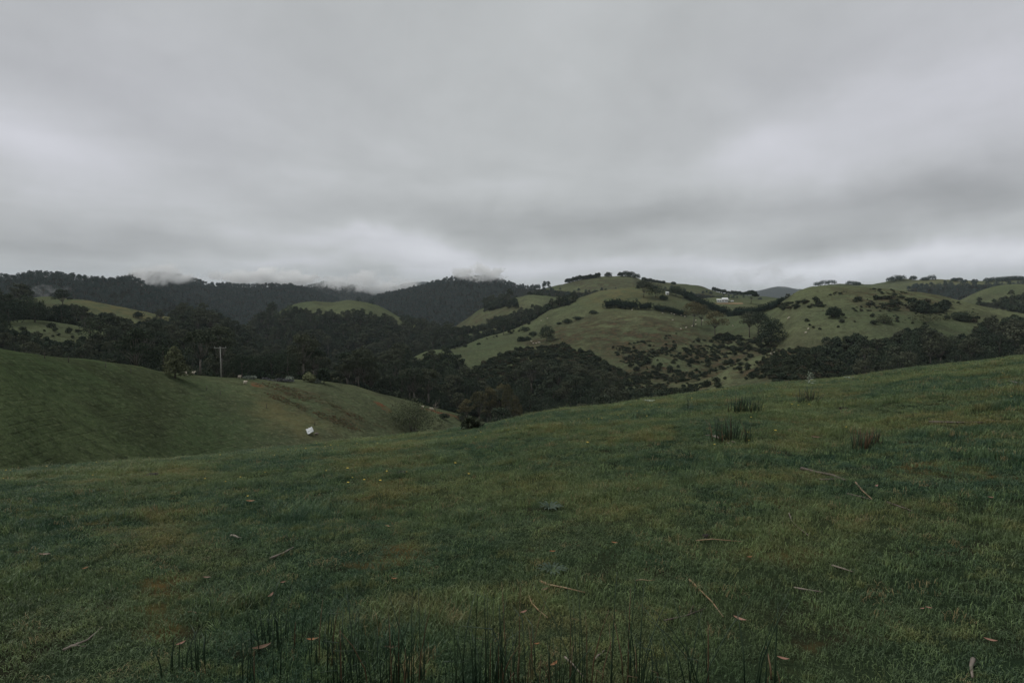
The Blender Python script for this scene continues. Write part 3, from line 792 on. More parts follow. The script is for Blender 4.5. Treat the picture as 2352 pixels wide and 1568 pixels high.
single('oak_tree', 'round dark broadleaf tree with short trunk on the shoulder of the green hill', 'dome', z3(320,745), 745, 37, 'dark', 'bark', 27)
single('gum_tree', 'tall twin-stemmed gum with pale trunk in the folds left of the green hill', 'gum', (1157,769), 731, 32, 'gum', 'palebark', 28)
for k, (bx, ty, w) in enumerate([((118,655),605,27), ((195,697),655,28), ((87,747),700,24), ((140,737),700,20)]):
    single('bush', ['rounded bush highest of the four on the left flank of the green hill', 'oval bush second from the right of the four on the left flank', 'bush lowest left of the four on the left flank', 'small bush beside the lowest left bush on the left flank'][k], 'bush', z3(*bx), z3(0, ty)[1], w, 'dark', 'bark', 30 + k, 'bush', 'bushes on the left flank of the green hill')
for k, (bx, ty, w) in enumerate([((510,577),538,30), ((605,543),516,28), ((745,492),462,25), ((432,587),570,14)]):
    single('bush', ['dark bush in the middle of the upper left slope of the green hill', 'grey low bush right of the middle bush on the upper slope', 'dark bush just left of the short hedge on the green hill', 'tiny bush left of the middle bush on the upper slope'][k], 'bush', z3(*bx), z3(0, ty)[1], w, 'dark', 'bark', 40 + k, 'bush', 'bushes on the upper slope of the green hill')
single('gum_tree', 'brownish tall gum at the left of the dark clump on the hilltop', 'gum', z3(1210,345), 644, 44, 'gum', 'bark', 50, dr=(500, 700))
single('cypress_tree', 'big black-green rounded cypress in the clump on the hilltop', 'dome', z3(1320,342), 651, 44, 'dark', 'bark', 51, dr=(500, 700))
single('bush', 'small round dark bush below the hilltop cypress', 'bush', z3(1390,364), 677, 24, 'dark', 'bark', 52, 'bush')
single('cypress_tree', 'broad dark cypress right of the tiny white hilltop shed', 'dome', z3(1505,332), 657, 42, 'dark', 'bark', 53, dr=(500, 700))
single('umbrella_pine', 'dark flat-topped pine standing right of the white farmhouse', 'umbrella', z3(2195,402), 666, 35, 'dark', 'bark', 54, dr=(600, 800), leafk=2.4, detail=2.5)
single('broadleaf_tree', 'single round dark tree on the open face of the right hill', 'dome', z4(600,530), 704, 32, 'dark', 'bark', 55)
single('bush', 'round grey-green bush low on the right hill', 'bush', z4(1070,582), 720, 38, 'willow', 'bark', 56, 'bush')
single('willow_bush', 'wide pale green bush on the lower right hill', 'bush', z4(1450,575), 718, 92, 'willow', 'bark', 57, 'bush', detail=2.5)
single('bush', 'long low dark bush right of the pale bush on the right hill', 'bush', z4(1780,540), 712, 66, 'dark', 'bark', 58, 'bush', detail=2)
single('bush', 'bright green rounded bush on the crest of the near left slope', 'bush', (712,877), 850, 34, 'pale', 'bark', 60, 'bush', detail=3)
single('cypress_tree', 'dark upright cypress beside the bright bush on the left crest', 'dome', (744,881), 840, 28, 'dark', 'bark', 61, detail=2.5)
single('willow_bush', 'large feathery grey-green willow in the hollow below the near left slope', 'bush', (948,996), 914, 168, 'willow', 'bark', 62, 'bush', detail=14, leafk=.9)
single('cypress_tree', 'massive black-green cypress at the right of the far left pair', 'dome', (80,740), 688, 62, 'dark', 'bark', 63)
single('cypress_tree', 'massive black-green cypress at the left edge of the photo', 'dome', (20,745), 690, 74, 'dark', 'bark', 64)
single('bush', 'rounded bush between the two far left paddocks', 'bush', (222,755), 741, 22, 'dark', 'bark', 65, 'bush')
single('bush', 'dark block-shaped bush on the upper far left paddock', 'bush', (318,730), 712, 26, 'dark', 'bark', 66, 'bush')
single('shrub', 'pale blossoming shrub on the crest right of the pole', 'bush', (573,870), 863, 30, 'blossom', 'bark', 67, 'shrub', 'pale shrubs on the left crest', 3)
single('shrub', 'pale blossoming shrub at the right end of the grey heap', 'bush', (664,875), 864, 24, 'blossom', 'bark', 68, 'shrub', 'pale shrubs on the left crest', 3)
single('shrub', 'low green scrub behind the grey heap on the crest', 'bush', (640,868), 855, 70, 'wattle', 'bark', 69, 'shrub', None, 3)
single('shrub', 'small pale shrub between the bright bush and the cypress', 'bush', (729,879), 869, 18, 'blossom', 'bark', 70, 'shrub', 'pale shrubs on the left crest', 3)
for k, (uu, vv, tp, w, nm) in enumerate([(1020,962,945,26,'dark shrub at the foot of the left slope beside the dead tree'), (1062,968,946,40,'dark spreading shrub at the lower end of the left slope'), (1085,985,965,34,'low dark shrub where the left slope meets the near hill'), (1100,975,955,30,'low dark shrub furthest right below the left slope')]):
    single('shrub', nm, 'bush', (uu, vv), tp, w, 'gum', 'bark', 80 + k, 'shrub', None, 2, leafk=1.0)
for k, (uu, vv, tp, w) in enumerate([(972,852,822,30),(988,856,808,38),(1006,860,806,40),(1022,862,808,40),(1040,864,816,38),(1056,868,826,36),(1010,872,830,44),(1035,876,834,44),(985,870,836,40)]):
    single('bushy_tree', 'dark bushy tree in the rounded clump below the pale grass spur', 'dome', (uu, vv), tp, w, 'dark' if k % 2 else 'gum', 'bark', 300 + k, 'tree', 'clump below the grass spur', 1.6)
# golden-topped gums rising from the gully behind the near crest
for k, (uu, vv, tp, w) in enumerate([(1072,985,914,46), (1100,985,893,52), (1128,985,884,50), (1150,985,876,46), (1165,980,872,34), (1185,975,902,36), (1120,990,918,44), (1160,980,905,44), (1195,975,930,30), (1060,990,935,30)]):
    a, t = azt(uu, vv); dd = 262 + 6 * (k % 4)
    g = Vector((dd * math.sin(a), dd * math.cos(a), float(H(np.array([float(a)]), np.array([float(dd)]))[0])))
    depth = g.y * CP - (g.z - EZ) * SP
    ztop = EZ + float(azt(uu, tp)[1]) * dd
    Ht = max(6, ztop - g.z); W = w * depth / F
    sc_ = PROTO['gold'][k % 3]
    e = put_tree('gum_tree', 'golden-topped gum with pale slender stems in the grove behind the near crest', 'tree', g, sc_, 1.7 * k, Ht / 17, 'golden-topped gums in the grove')
    e.scale = (W / 10 * .8, W / 10 * .8, Ht / 17)
# trees along the far brow
brow = [(1397,636.5,625,17,'lone round tree on the brow left of the big dark clump'), (1425,636,624,14,'small leaning tree at the left of the dark brow clump'), (1438,636,622,22,'tallest dark tree of the brow clump'), (1449,637,624,20,'dark bushy tree in the middle of the brow clump'), (1462,640,629,18,'dark tree at the right end of the brow clump')]
for k, (uu, vv, tp, w, lab) in enumerate(brow): single('dark_tree', lab, 'dome', (uu, vv), tp, w, 'dark', 'bark', 90 + k, 'tree', 'trees along the far brow', 1.0, leafk=2.6, dr=(1000, 1180))
for k in range(16):
    uu = 1303 + k * 4.8; vv = np.interp(uu, [1300,1330,1376,1400], [650,642,636,635.5]) + 1.5
    single('brow_tree', 'small gum in the row along the far brow left of the lone round tree', 'dome', (uu, vv), vv - RNG.uniform(8, 13), RNG.uniform(9, 14), 'dark', 'bark', 110 + k, 'tree', 'row of gums along the far brow', 1.0, leafk=2.6, dr=(1000, 1180))
for k, uu in enumerate([1479,1486,1494,1501,1509,1516,1524,1547]):
    vv = np.interp(uu, [1475,1513,1563], [643.5,648.5,653.5]) + 1
    single('brow_tree', 'small dark tree in the straggling line right of the brow clump', 'dome', (uu, vv), vv - RNG.uniform(5, 9), RNG.uniform(8, 13), 'dark', 'bark', 140 + k, 'tree', 'straggling trees right of the brow clump', 1.0, leafk=2.6, dr=(1000, 1180))
for k, uu in enumerate([1640,1646,1652,1658,1664,1673,1682,1690,1698,1706]):
    vv = np.interp(uu, [1638,1663,1700,1763], [665.5,672.5,676.5,682.5]) + 1.5
    single('brow_tree', 'small rounded gum on the skyline above the white farmhouse', 'dome', (uu, vv), vv - RNG.uniform(6, 10), RNG.uniform(9, 14), 'dark', 'bark', 160 + k, 'tree', 'gums on the skyline above the farmhouse', 1.0, leafk=2.6, dr=(950, 1180))
for k, uu in enumerate([1128,1136,1144,1152,1160,1168,1176,1120,1184]):
    vv = 700 + (k % 3) * 4
    single('farm_tree', 'dark rounded shelter tree around the small farm on the distant green spur', 'dome', (uu, vv), vv - RNG.uniform(11, 17), RNG.uniform(13, 19), 'dark', 'bark', 180 + k, 'tree', 'shelter trees of the distant farm', 1.0, leafk=2.6, dr=(820, 950))
for k, (uu, vv, w) in enumerate([(1878,655,20),(1893,652,24),(1910,651,22),(1953,652,20),(1968,653,18),(2046,645,22),(2058,642,24),(2070,641,22),(2097,642,16),(2124,642,18),(2140,641,22),(2192,644,14),(2203,644,16),(2270,645,20),(2285,645,22),(2300,644,22),(2318,642,22),(2334,641,24),(2350,641,26)]):
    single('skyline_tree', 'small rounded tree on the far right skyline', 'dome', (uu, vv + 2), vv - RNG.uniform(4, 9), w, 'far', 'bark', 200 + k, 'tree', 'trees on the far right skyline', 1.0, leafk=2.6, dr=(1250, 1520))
# dead tree
g, dd = ground_at(1000, 946)
mb = MB(); rng = np.random.default_rng(3)
mb.tube([(0, 0, -.3), (.1, 0, 1.6), (-.1, .1, 3.4)], [.16, .12, .05], 6)
for k in range(8):
    a = k * 1.1; limb(mb, (0, 0, .8 + .25 * k), (1.5 * math.cos(a), .8 * math.sin(a), 2.4 + .3 * k), .07, .015, rng, .12)
tag(link('dead_tree', mb.mesh('dead_tree', [M['deadwood']], True), None, g), 'bare bleached dead tree at the bottom of the left slope', 'dead tree')

# ------------------------------------------------------------------ hedges
def hedge(label, pts, hpx, seed, leafmat='hedge'):
    rng = np.random.default_rng(seed)
    G = [ground_at(*p, (500, 690)) for p in pts]
    P = [g[0] for g in G]; dm = float(np.mean([g[1] for g in G]))
    h = hpx * 1.15 * dm / F; w = h * .75
    mb = MB(); org = P[0].copy()
    L = [0]
    for a, b in zip(P[:-1], P[1:]): L.append(L[-1] + (b - a).length)
    n = max(4, int(L[-1] / (w * .45)))
    core = []; rad = []
    for k in range(n + 1):
        s = L[-1] * k / n; q = [float(np.interp(s, L, [p[i] for p in P])) for i in range(2)]
        zz = float(Hxy(np.array([q[0]]), np.array([q[1]]))[0])
        hh = h * rng.uniform(.86, 1.1)
        c = np.array([q[0] - org.x, q[1] - org.y, zz + hh * .5 - org.z])
        puff(mb, rng, c + np.array([0, 0, hh * .04]), (w * .55, w * .55, hh * .56), 130, h * .10, 0, -.9)
        core.append(tuple(c)); rad.append(min(w * .42, hh * .42) * (1 if 0 < k < n else .6))
    mb.tube(core, rad, 8, 0)
    o = link('hedge', mb.mesh('hedge', [M[leafmat]]), None, org)
    tag(o, label, 'hedge', 'dark farm hedges on the green hill')
hedge('wavy thick dark hedge curving over the shoulder of the green hill', [(1390,709),(1413,705),(1438,710),(1463,711)], 17, 1)
hedge('short thick dark hedge block just right of the wavy hedge', [(1469,711),(1496,711)], 14, 2)
hedge('tapering dark hedge running downhill right of the short hedge block', [(1504,712),(1526,717),(1552,722),(1576,727)], 12, 3)
hedge('long straight dark hedge running down below the farmhouse', [(1572,684),(1601,699),(1626,709),(1671,724)], 15, 4)
hedge('long dark hedge curving uphill from the bottom of the farmhouse paddock', [(1674,725),(1701,725),(1726,723),(1751,718),(1768,712),(1790,703)], 14, 5)

# ------------------------------------------------------------------ farmhouse, sheds
g, dd = ground_at(1662, 693.5, (600, 800))
e = empty('farmhouse', g, math.radians(-18)); tag(e, 'small white farmhouse with raised middle roof behind the long hedge', 'house')
def boxo(name, parts, mat, parent):
    mb = MB()
    for c, s in parts: mb.box(c, s)
    return link(name, mb.mesh(name, [M[mat]]), parent)
k = dd / 720
boxo('wall', [((-1.2, 0, 1.0), (11.6, 6, 2.8)), ((1.2, -.4, 2.6), (5.4, 5.0, 1.4))], 'white', e)
mb = MB()
def gable(mb, cx, w, dpt, z0, z1, ov=.4):
    a, b = cx - w / 2 - ov, cx + w / 2 + ov; y0, y1 = -dpt / 2 - ov, dpt / 2 + ov
    mb.add([(a, y0, z0), (b, y0, z0), (b, y1, z0), (a, y1, z0), (a, 0, z1), (b, 0, z1)], [(0, 1, 5, 4), (2, 3, 4, 5), (0, 4, 3), (1, 2, 5), (0, 3, 2, 1)])
gable(mb, -1.2, 11.6, 6, 2.41, 3.2); gable(mb, 1.2, 5.4, 5.4, 3.31, 4.5)
mb.box((5.2, -1.0, 2.3), (2.2, 4, .15))
link('roof', mb.mesh('roof', [M['roof']]), e)
for wx in (-5.6, -3.4, -.6, 2.2, 3.6):
    f = boxo('window', [((wx, -3.03, 1.25), (1.2, .08, 1.1))], 'white', e)
    boxo('pane', [((wx, -3.08, 1.25), (1.0, .06, .9))], 'glass', f)
boxo('verandah_post', [((6.1, -2.8, 1.1), (.12, .12, 2.3))], 'white', e)
pts = [ground_at(uu, vv, (600, 800))[0] for uu, vv in ((1622,697.5),(1650,697.5),(1680,697.3),(1706,697))]
mb = MB(); vs = []
for p in pts:
    for dy in (-2.2, 2.2): vs.append((p.x, p.y + dy, float(Hxy(np.array([p.x]), np.array([p.y + dy]))[0]) + .25))
mb.add(vs, [(2*i, 2*i+2, 2*i+3, 2*i+1) for i in range(3)])
tag(link('track', mb.mesh('track', [M['gravel']])), kind='structure')
def shed(label, u_, v_, w_, h_, name='shed'):
    g, dd = ground_at(u_, v_, (560, 950)); W = w_ * dd / F; Hh = h_ * dd / F
    e = empty(name, g, .3); tag(e, label, 'shed')
    boxo('wall', [((0, 0, Hh * .3), (W, W * .7, Hh * .75))], 'white', e)
    mb = MB(); gable(mb, 0, W, W * .7, Hh * .68, Hh, .2); link('roof', mb.mesh('roof', [M['roof']]), e)
    boxo('door', [((0, -W * .36, Hh * .25), (W * .28, .06, Hh * .5))], 'glass', e)
shed('tiny white shed between the dark hilltop cypresses', 1532.5, 676.5, 6.5, 6.5)
shed('tiny low white shed right of the farmhouse', 1681.5, 692.5, 5, 2.6)
shed('tiny white roofed shed at the left end of the distant farm', 1121, 702, 6, 4)
shed('tiny white shed among the shelter trees of the distant farm', 1143, 697, 5, 4)

# ------------------------------------------------------------------ power pole
g, dd = ground_at(508, 866)
Hp = (866 - 803) * dd / F
e = empty('power_pole', g, math.radians(8)); tag(e, 'weathered wooden power pole with one crossarm on the left crest', 'power pole')
mb = MB(); mb.tube([(0, 0, -.5), (0, 0, Hp * .5), (.0, 0, Hp)], [.19, .16, .13], 8); link('pole', mb.mesh('pole', [M['polewood']], True), e)
mb = MB(); mb.box((.05, -.14, Hp - .25), (3.5, .13, .17)); ca = link('crossarm', mb.mesh('crossarm', [M['polewood']]), e)
for xx in (-1.55, 0, 1.65):
    mb = MB(); mb.tube([(xx, -.14, Hp - .17), (xx, -.14, Hp + .05), (xx, -.14, Hp + .12), (xx, -.14, Hp + .2)], [.03, .03, .09, .06], 8); link('insulator', mb.mesh('insulator', [M['insul']], True), ca)
mb = MB(); mb.tube([(-1.6, -.14, Hp - .28), (-2.2, -.2, Hp - .36), (-2.9, -.3, Hp - .38)], [.03, .03, .02], 5); link('bracket', mb.mesh('bracket', [M['post']]), ca)

# ------------------------------------------------------------------ fence posts
zA = lambda x_, y_: (x_ * .43537 / 1.7415, (1040 + y_ * .43537) / 1.7415)
for k, (px_, py_) in enumerate([(410,905),(630,940),(972,990),(1202,1040),(1900,1195),(2025,1238)]):
    g, dd = ground_at(*zA(px_, py_))
    mb = MB(); mb.tube([(0, 0, -.3), (.02, 0, .6), (.03 * (k % 3), .02, 1.25)], [.08, .075, .07], 7)
    tag(link('fence_post', mb.mesh('fence_post', [M['post']], True), None, g), 'thin dark post on the near left slope ' + ['at the far left under the skyline', 'second from the left below the crest', 'halfway to the lone tree', 'just left of the lone broadleaf tree', 'below the power pole', 'right of and below the power pole'][k], 'fence post', 'posts on the left slope')
zP = lambda x_, y_: ((600 + x_ * .34014) / 1.7415, (1360 + y_ * .34014) / 1.7415)
for k, (px_, py_) in enumerate([(1370,800),(1937,1003)]):
    g, dd = ground_at(*zP(px_, py_))
    mb = MB(); mb.tube([(0, 0, -.3), (.02, 0, .6), (.05, .02, 1.2)], [.07, .07, .06], 7)
    tag(link('fence_post', mb.mesh('fence_post', [M['post']], True), None, g), ['thin dark wooden post in the golden grass left of the white sheet', 'thin dark wooden post directly above the white sheet'][k], 'fence post', 'posts on the left slope')

# ------------------------------------------------------------------ sheep: one grown body, wool and face
def sheep_mesh():
    me = bpy.data.meshes.new('sheep')
    V = [(0,0,.62),(.32,0,.64),(-.36,0,.60),(.52,0,.74),(.70,0,.86),(.88,0,.80),
         (.34,.15,.34),(.34,.15,.02),(.34,-.15,.34),(.36,-.15,.02),(-.36,.15,.34),(-.36,.15,.02),(-.36,-.15,.34),(-.38,-.15,.02),(-.52,0,.5)]
    E = [(0,1),(0,2),(1,3),(3,4),(4,5),(1,6),(6,7),(1,8),(8,9),(2,10),(10,11),(2,12),(12,13),(2,14)]
    R = [.31,.29,.29,.17,.12,.07,.08,.045,.08,.045,.09,.045,.09,.045,.06]
    me.from_pydata(V, E, [])
    o = bpy.data.objects.new('sheep', me); C.objects.link(o)
    o.modifiers.new('skin', 'SKIN'); sub = o.modifiers.new('sub', 'SUBSURF'); sub.levels = sub.render_levels = 1
    for i, s in enumerate(me.skin_vertices[0].data):
        s.radius = (R[i], R[i]); s.use_root = i == 0
    dg = bpy.context.evaluated_depsgraph_get(); dg.update()
    out = bpy.data.meshes.new_from_object(o.evaluated_get(dg))
    bpy.data.objects.remove(o)
    out.materials.clear(); out.materials.append(M['wool']); out.materials.append(M['face'])
    for p in out.polygons:
        p.use_smooth = True
        p.material_index = 1 if (p.center.x > .66 or p.center.z < .27) else 0
    return out
SHEEP = sheep_mesh()
def sheep(u_, v_, label, group=None, s=1.0):
    g, dd = ground_at(u_, v_)
    o = link('sheep', SHEEP, None, g); o.rotation_euler = (0, 0, RNG.uniform(-.6, .6) + (PI if RNG.uniform() < .5 else 0)); o.scale = (s, s, s)
    tag(o, label, 'sheep', group)
for (a, b, lab) in [(430,858.5,'cream sheep farther back of the two close together right of the lone tree'), (427,861.5,'cream sheep nearer of the two close together right of the lone tree'), (442,861,'cream sheep third from the left, right of the lone tree'), (494,863,'cream sheep just left of the power pole'), (550,869,'cream sheep just left of the first pale shrub'), (563,882,'cream sheep alone on the slope below the power pole'), (969,938,'cream sheep left of the dead tree'), (991,941.5,'cream sheep left of two standing side by side by the dead tree'), (994,942,'cream sheep right of two standing side by side by the dead tree')]:
    sheep(a, b, lab, 'sheep on the near left slope', 1.15)
zB = lambda x_, y_: ((2500 + x_ * .2551) / 1.7415, (1080 + y_ * .2551) / 1.7415)
for q in [(110,632),(775,702),(880,718),(940,737),(1110,796),(1215,800),(1105,860),(1050,886),(955,912),(880,932),(590,682),(730,688),(745,792),(1690,886)]:
    sheep(*zB(*q), 'tiny cream sheep grazing on the green hill between the hedges and the gums', 'sheep on the green hill')
zG = lambda x_, y_: ((1800 + x_ * .17007) / 1.7415, (1150 + y_ * .17007) / 1.7415)
for q in [(1920,1278),(1960,1328),(2030,1322),(2085,1310),(2110,1308),(2150,790),(2290,735)]:
    sheep(*zG(*q), 'tiny cream sheep grazing on the left shoulder of the green hill', 'sheep on the left shoulder')
zE = lambda x_, y_: ((2900 + x_ * .17007) / 1.7415, (1240 + y_ * .17007) / 1.7415)
for q in [(1480,212),(1505,190),(1955,460),(1895,545),(1100,1045),(1180,1025),(1105,1064)]:
    sheep(*zE(*q), 'tiny cream sheep grazing on the right hill above the bracken spur', 'sheep on the right hill')

# ------------------------------------------------------------------ white sheet, heap
g, dd = ground_at(712, 997)
e = empty('weathered_sheet', g, math.radians(-12)); tag(e, 'pale weathered sheet lying tilted on the near left slope with a stump beside it', 'sheet')
mb = MB(); n = 9; L = 17 * dd / F
vs = []; fs = []
rng = np.random.default_rng(4)
for i in range(n):
    for j in range(n):
        a_, b_ = (i / (n - 1) - .5) * L * .78, (j / (n - 1) - .5) * L * .95; xx, yy = (a_ - b_) * .707, (a_ + b_) * .707
        vs.append((xx + .06 * rng.normal(), yy + .06 * rng.normal(), 1.05 + yy * .62 - xx * .06 + .05 * math.sin(i * 2.1) + (.08 if j == 4 else 0)))
for i in range(n - 1):
    for j in range(n - 1): fs.append((i*n+j, (i+1)*n+j, (i+1)*n+j+1, i*n+j+1))
top = len(vs); vs += [(x_, y_, z_ - .05) for (x_, y_, z_) in vs]; fs += [tuple(k + top for k in f[::-1]) for f in fs]
mb.add(vs, fs)
sp_ = link('panel', mb.mesh('panel', [M['sheetw']], True), e); sp_.rotation_euler = (0, 0, 0)
mb = MB(); mb.box((0, 0, .45), (L * .07, L * .9, .05)); rr = mb.mesh('batten', [M['post']])
q = link('support', MB.mesh((lambda b: (b.tube([(L*.3, .1, -.3), (L*.3, .1, .55)], [.07, .06], 6), b)[1])(MB()), 'support', [M['post']]), e)
g2, _ = ground_at(726, 998)
mb = MB(); mb.tube([(-.5, 0, .0), (.0, .05, .28), (.5, .1, .35)], [.2, .26, .2], 9)
tag(link('log', mb.mesh('log', [M['stickg']], True), None, g2), 'short brown log on the grass right beside the pale sheet', 'log')
g, dd = ground_at(636, 875)
mb = MB(); rng = np.random.default_rng(9)
for q in range(9): puff(mb, rng, ((q - 4) * 1.15, .4 * math.sin(q * 2.1), .1), (1.2, 1.1, .75 + .45 * math.sin(q * 1.3 + 1)), 110, .34, 0, -.1)
tag(link('brush_heap', mb.mesh('brush_heap', [M['heap']]), None, g), 'long low grey heap on the left crest between the pale shrubs', 'heap')

# ------------------------------------------------------------------ foreground grass
def tuft(seed, n, hgt, spread, width):
    rng = np.random.default_rng(seed); V = []; Fc = []; 
    for k in range(n):
        a = rng.uniform(0, 6.28); r = spread * math.sqrt(rng.uniform()); bx, by = r * math.cos(a), r * math.sin(a)
        h = hgt * rng.uniform(.45, 1.25); ld = rng.uniform(0, 6.28); ln = h * rng.uniform(.25, 1.3)
        dx, dy = math.cos(ld), math.sin(ld); px_, py_ = -dy * width * .5, dx * width * .5
        tw = rng.uniform(-.8, .8); qx, qy = px_ * math.cos(tw) , py_ * math.cos(tw)
        i = len(V)
        V += [(bx - px_, by - py_, -.01), (bx + px_, by + py_, -.01),
              (bx + dx * ln * .3 - qx * .9, by + dy * ln * .3 - qy * .9, h * .6), (bx + dx * ln * .3 + qx * .9, by + dy * ln * .3 + qy * .9, h * .6),
              (bx + dx * ln, by + dy * ln, h * rng.uniform(.7, 1.0))]
        Fc += [(i, i + 1, i + 3, i + 2), (i + 2, i + 3, i + 4)]
    me = bpy.data.meshes.new('tuft'); me.from_pydata(V, [], Fc); me.materials.append(M['grass'])
    return me
TUFTS = [tuft(i, 46, .029, .090, .0034) for i in range(5)] + [tuft(20 + i, 42, .058, .09, .0038) for i in range(2)]
gaz, gdd, gs = [], [], []
for d0, d1, den, s0, half in ((.3, 4, 330, .85, 180), (4, 8, 185, 1.05, 120), (8, 15, 90, 1.35, 85), (15, 27, 38, 1.9, 66), (27, 62, 15, 2.6, 58)):
    aw = math.radians(half)
    n = int(aw * (d1**2 - d0**2) * den)
    a = RNG.uniform(-aw, aw, n); dd_ = np.sqrt(RNG.uniform(d0**2, d1**2, n))
    k = dd_ < tab(FD, a) + 5
    gaz.append(a[k]); gdd.append(dd_[k]); gs.append(s0 * RNG.uniform(.7, 1.35, k.sum()))
ga = np.concatenate(gaz); gd_ = np.concatenate(gdd); gsz = np.concatenate(gs)
gx, gy = gd_ * np.sin(ga), gd_ * np.cos(ga); gz = H(ga, gd_)
lush_or_vignette = fbm(gx / 1.6, gy / 1.6, 3)
bare = fbm(gx / 3.1 + 9, gy / 3.1, 3)
kp = bare > -.95 + RNG.uniform(0, .55, len(bare))
ga, gx, gy, gz, gsz, lush_or_vignette = (q[kp] for q in (ga, gx, gy, gz, gsz, lush_or_vignette))
n = len(gx); r = np.zeros((n, 3)); r[:, 2] = RNG.uniform(0, 6.28, n); r[:, :2] = RNG.normal(size=(n, 2)) * .12
hs = gsz * np.clip(1 + 1.0 * lush_or_vignette, .4, 1.8)
scl = np.stack([gsz, gsz, np.minimum(hs, 1.7 + .3 * gsz)], 1)
ix = np.where(lush_or_vignette > .38, RNG.integers(5, 7, n), RNG.integers(0, 5, n))
scatter('grass', np.stack([gx, gy, gz], 1), r, scl, ix, TUFTS, label='short wet pasture grass over the whole near hill', cat='grass')
print('tufts', n)
# yellow flowers
mb = MB()
for k in range(7):
    a = k * .9; mb.add([(0, 0, .05), (.011 * math.cos(a), .011 * math.sin(a), .054), (.013 * math.cos(a + .45), .013 * math.sin(a + .45), .05), (.011 * math.cos(a + .9), .011 * math.sin(a + .9), .054)], [(0, 1, 2, 3)])
mb.tube([(0, 0, 0), (0, 0, .05)], [.0015, .0015], 3, 1)
fl = mb.mesh('flower', [M['flower'], M['grass']])
n = 900; a = RNG.uniform(-.7, .8, n); dd_ = RNG.uniform(9, 40, n)
x_, y_ = dd_ * np.sin(a), dd_ * np.cos(a); k = (fbm(x_ / 4, y_ / 4, 2) > .12) & (dd_ < tab(FD, a) + 1)
n = int(k.sum()); r = np.zeros((n, 3)); r[:, 2] = RNG.uniform(0, 6, n)
scatter('wildflowers', np.stack([x_, y_, H(a, dd_) + .02], 1)[k], r, np.repeat(RNG.uniform(.9, 1.8, (n, 1)), 3, 1), np.zeros(n), [fl], label='tiny yellow flowers scattered through the near grass', cat='wildflowers')

# ------------------------------------------------------------------ rushes
def rush(label, b, hpx, wpx, n, seed, dry=.12, lean=.16, rad=.0028, group='rush clumps on the near hill'):
    g, dd = ground_at(*b); rng = np.random.default_rng(seed)
    depth = g.y * CP - (g.z - EZ) * SP
    h = hpx * depth / F; w = wpx * depth / F
    mb = MB()
    for k in range(n):
        bx, by = rng.uniform(-.5, .5) * w * rng.uniform(.3, 1.2), rng.normal() * max(.06, w * .25)
        hh = h * rng.uniform(.3, 1.0) ; la = rng.uniform(0, 6.28); l = hh * lean * abs(rng.normal()) + bx * 0
        tx, ty = bx * 1.15 + l * math.cos(la), by * 1.7 + l * math.sin(la)
        mi = 1 if rng.uniform() < dry else 0
        r0 = rad * rng.uniform(.7, 1.25)
        p = [(bx, by, -.03), (bx * .8 + tx * .2, by * .8 + ty * .2, hh * .4), (bx * .4 + tx * .6, by * .4 + ty * .6, hh * .75), (tx, ty, hh)]
        if rng.uniform() < .12 and hh > .1: p[3] = (tx + .2 * hh * math.cos(la), ty + .2 * hh * math.sin(la), hh * .8)
        mb.tube(p, [r0, r0, r0 * .7, r0 * .25], 4, mi)
    tag(link('rush_clump', mb.mesh('rush_clump', [M['rush'], M['rushdry']], True), None, g), label, 'rushes', group)
rush('broad rush clump of two tufts below the skyline on the right of the near hill', (1700,948), 50, 50, 55, 1, rad=.0056)
rush('right half of the broad double rush clump near the skyline', (1728,948), 44, 42, 43, 2, rad=.0056)
rush('tall rush clump behind the forked stick on the right of the near hill', (1672,1015), 68, 66, 68, 3, rad=.005)
rush('small rush tuft just right of the tall clump behind the forked stick', (1718,1016), 52, 26, 18, 4, rad=.005)
rush('upright rush clump nearest the skyline under the pale thistle', (1857,928), 46, 46, 68, 5, rad=.0062)
rush('brownish ragged rush clump furthest right on the near hill', (1978,1035), 56, 44, 49, 6, .35, rad=.005)
rush('thin brownish rush tuft right of the ragged clump', (2005,1022), 46, 28, 26, 7, .35, rad=.005)
zL = lambda x_, y_: ((600 + x_ * .59524) / 1.7415, (2250 + y_ * .59524) / 1.7415)
zR = lambda x_, y_: ((2000 + x_ * .59524) / 1.7415, (2250 + y_ * .59524) / 1.7415)
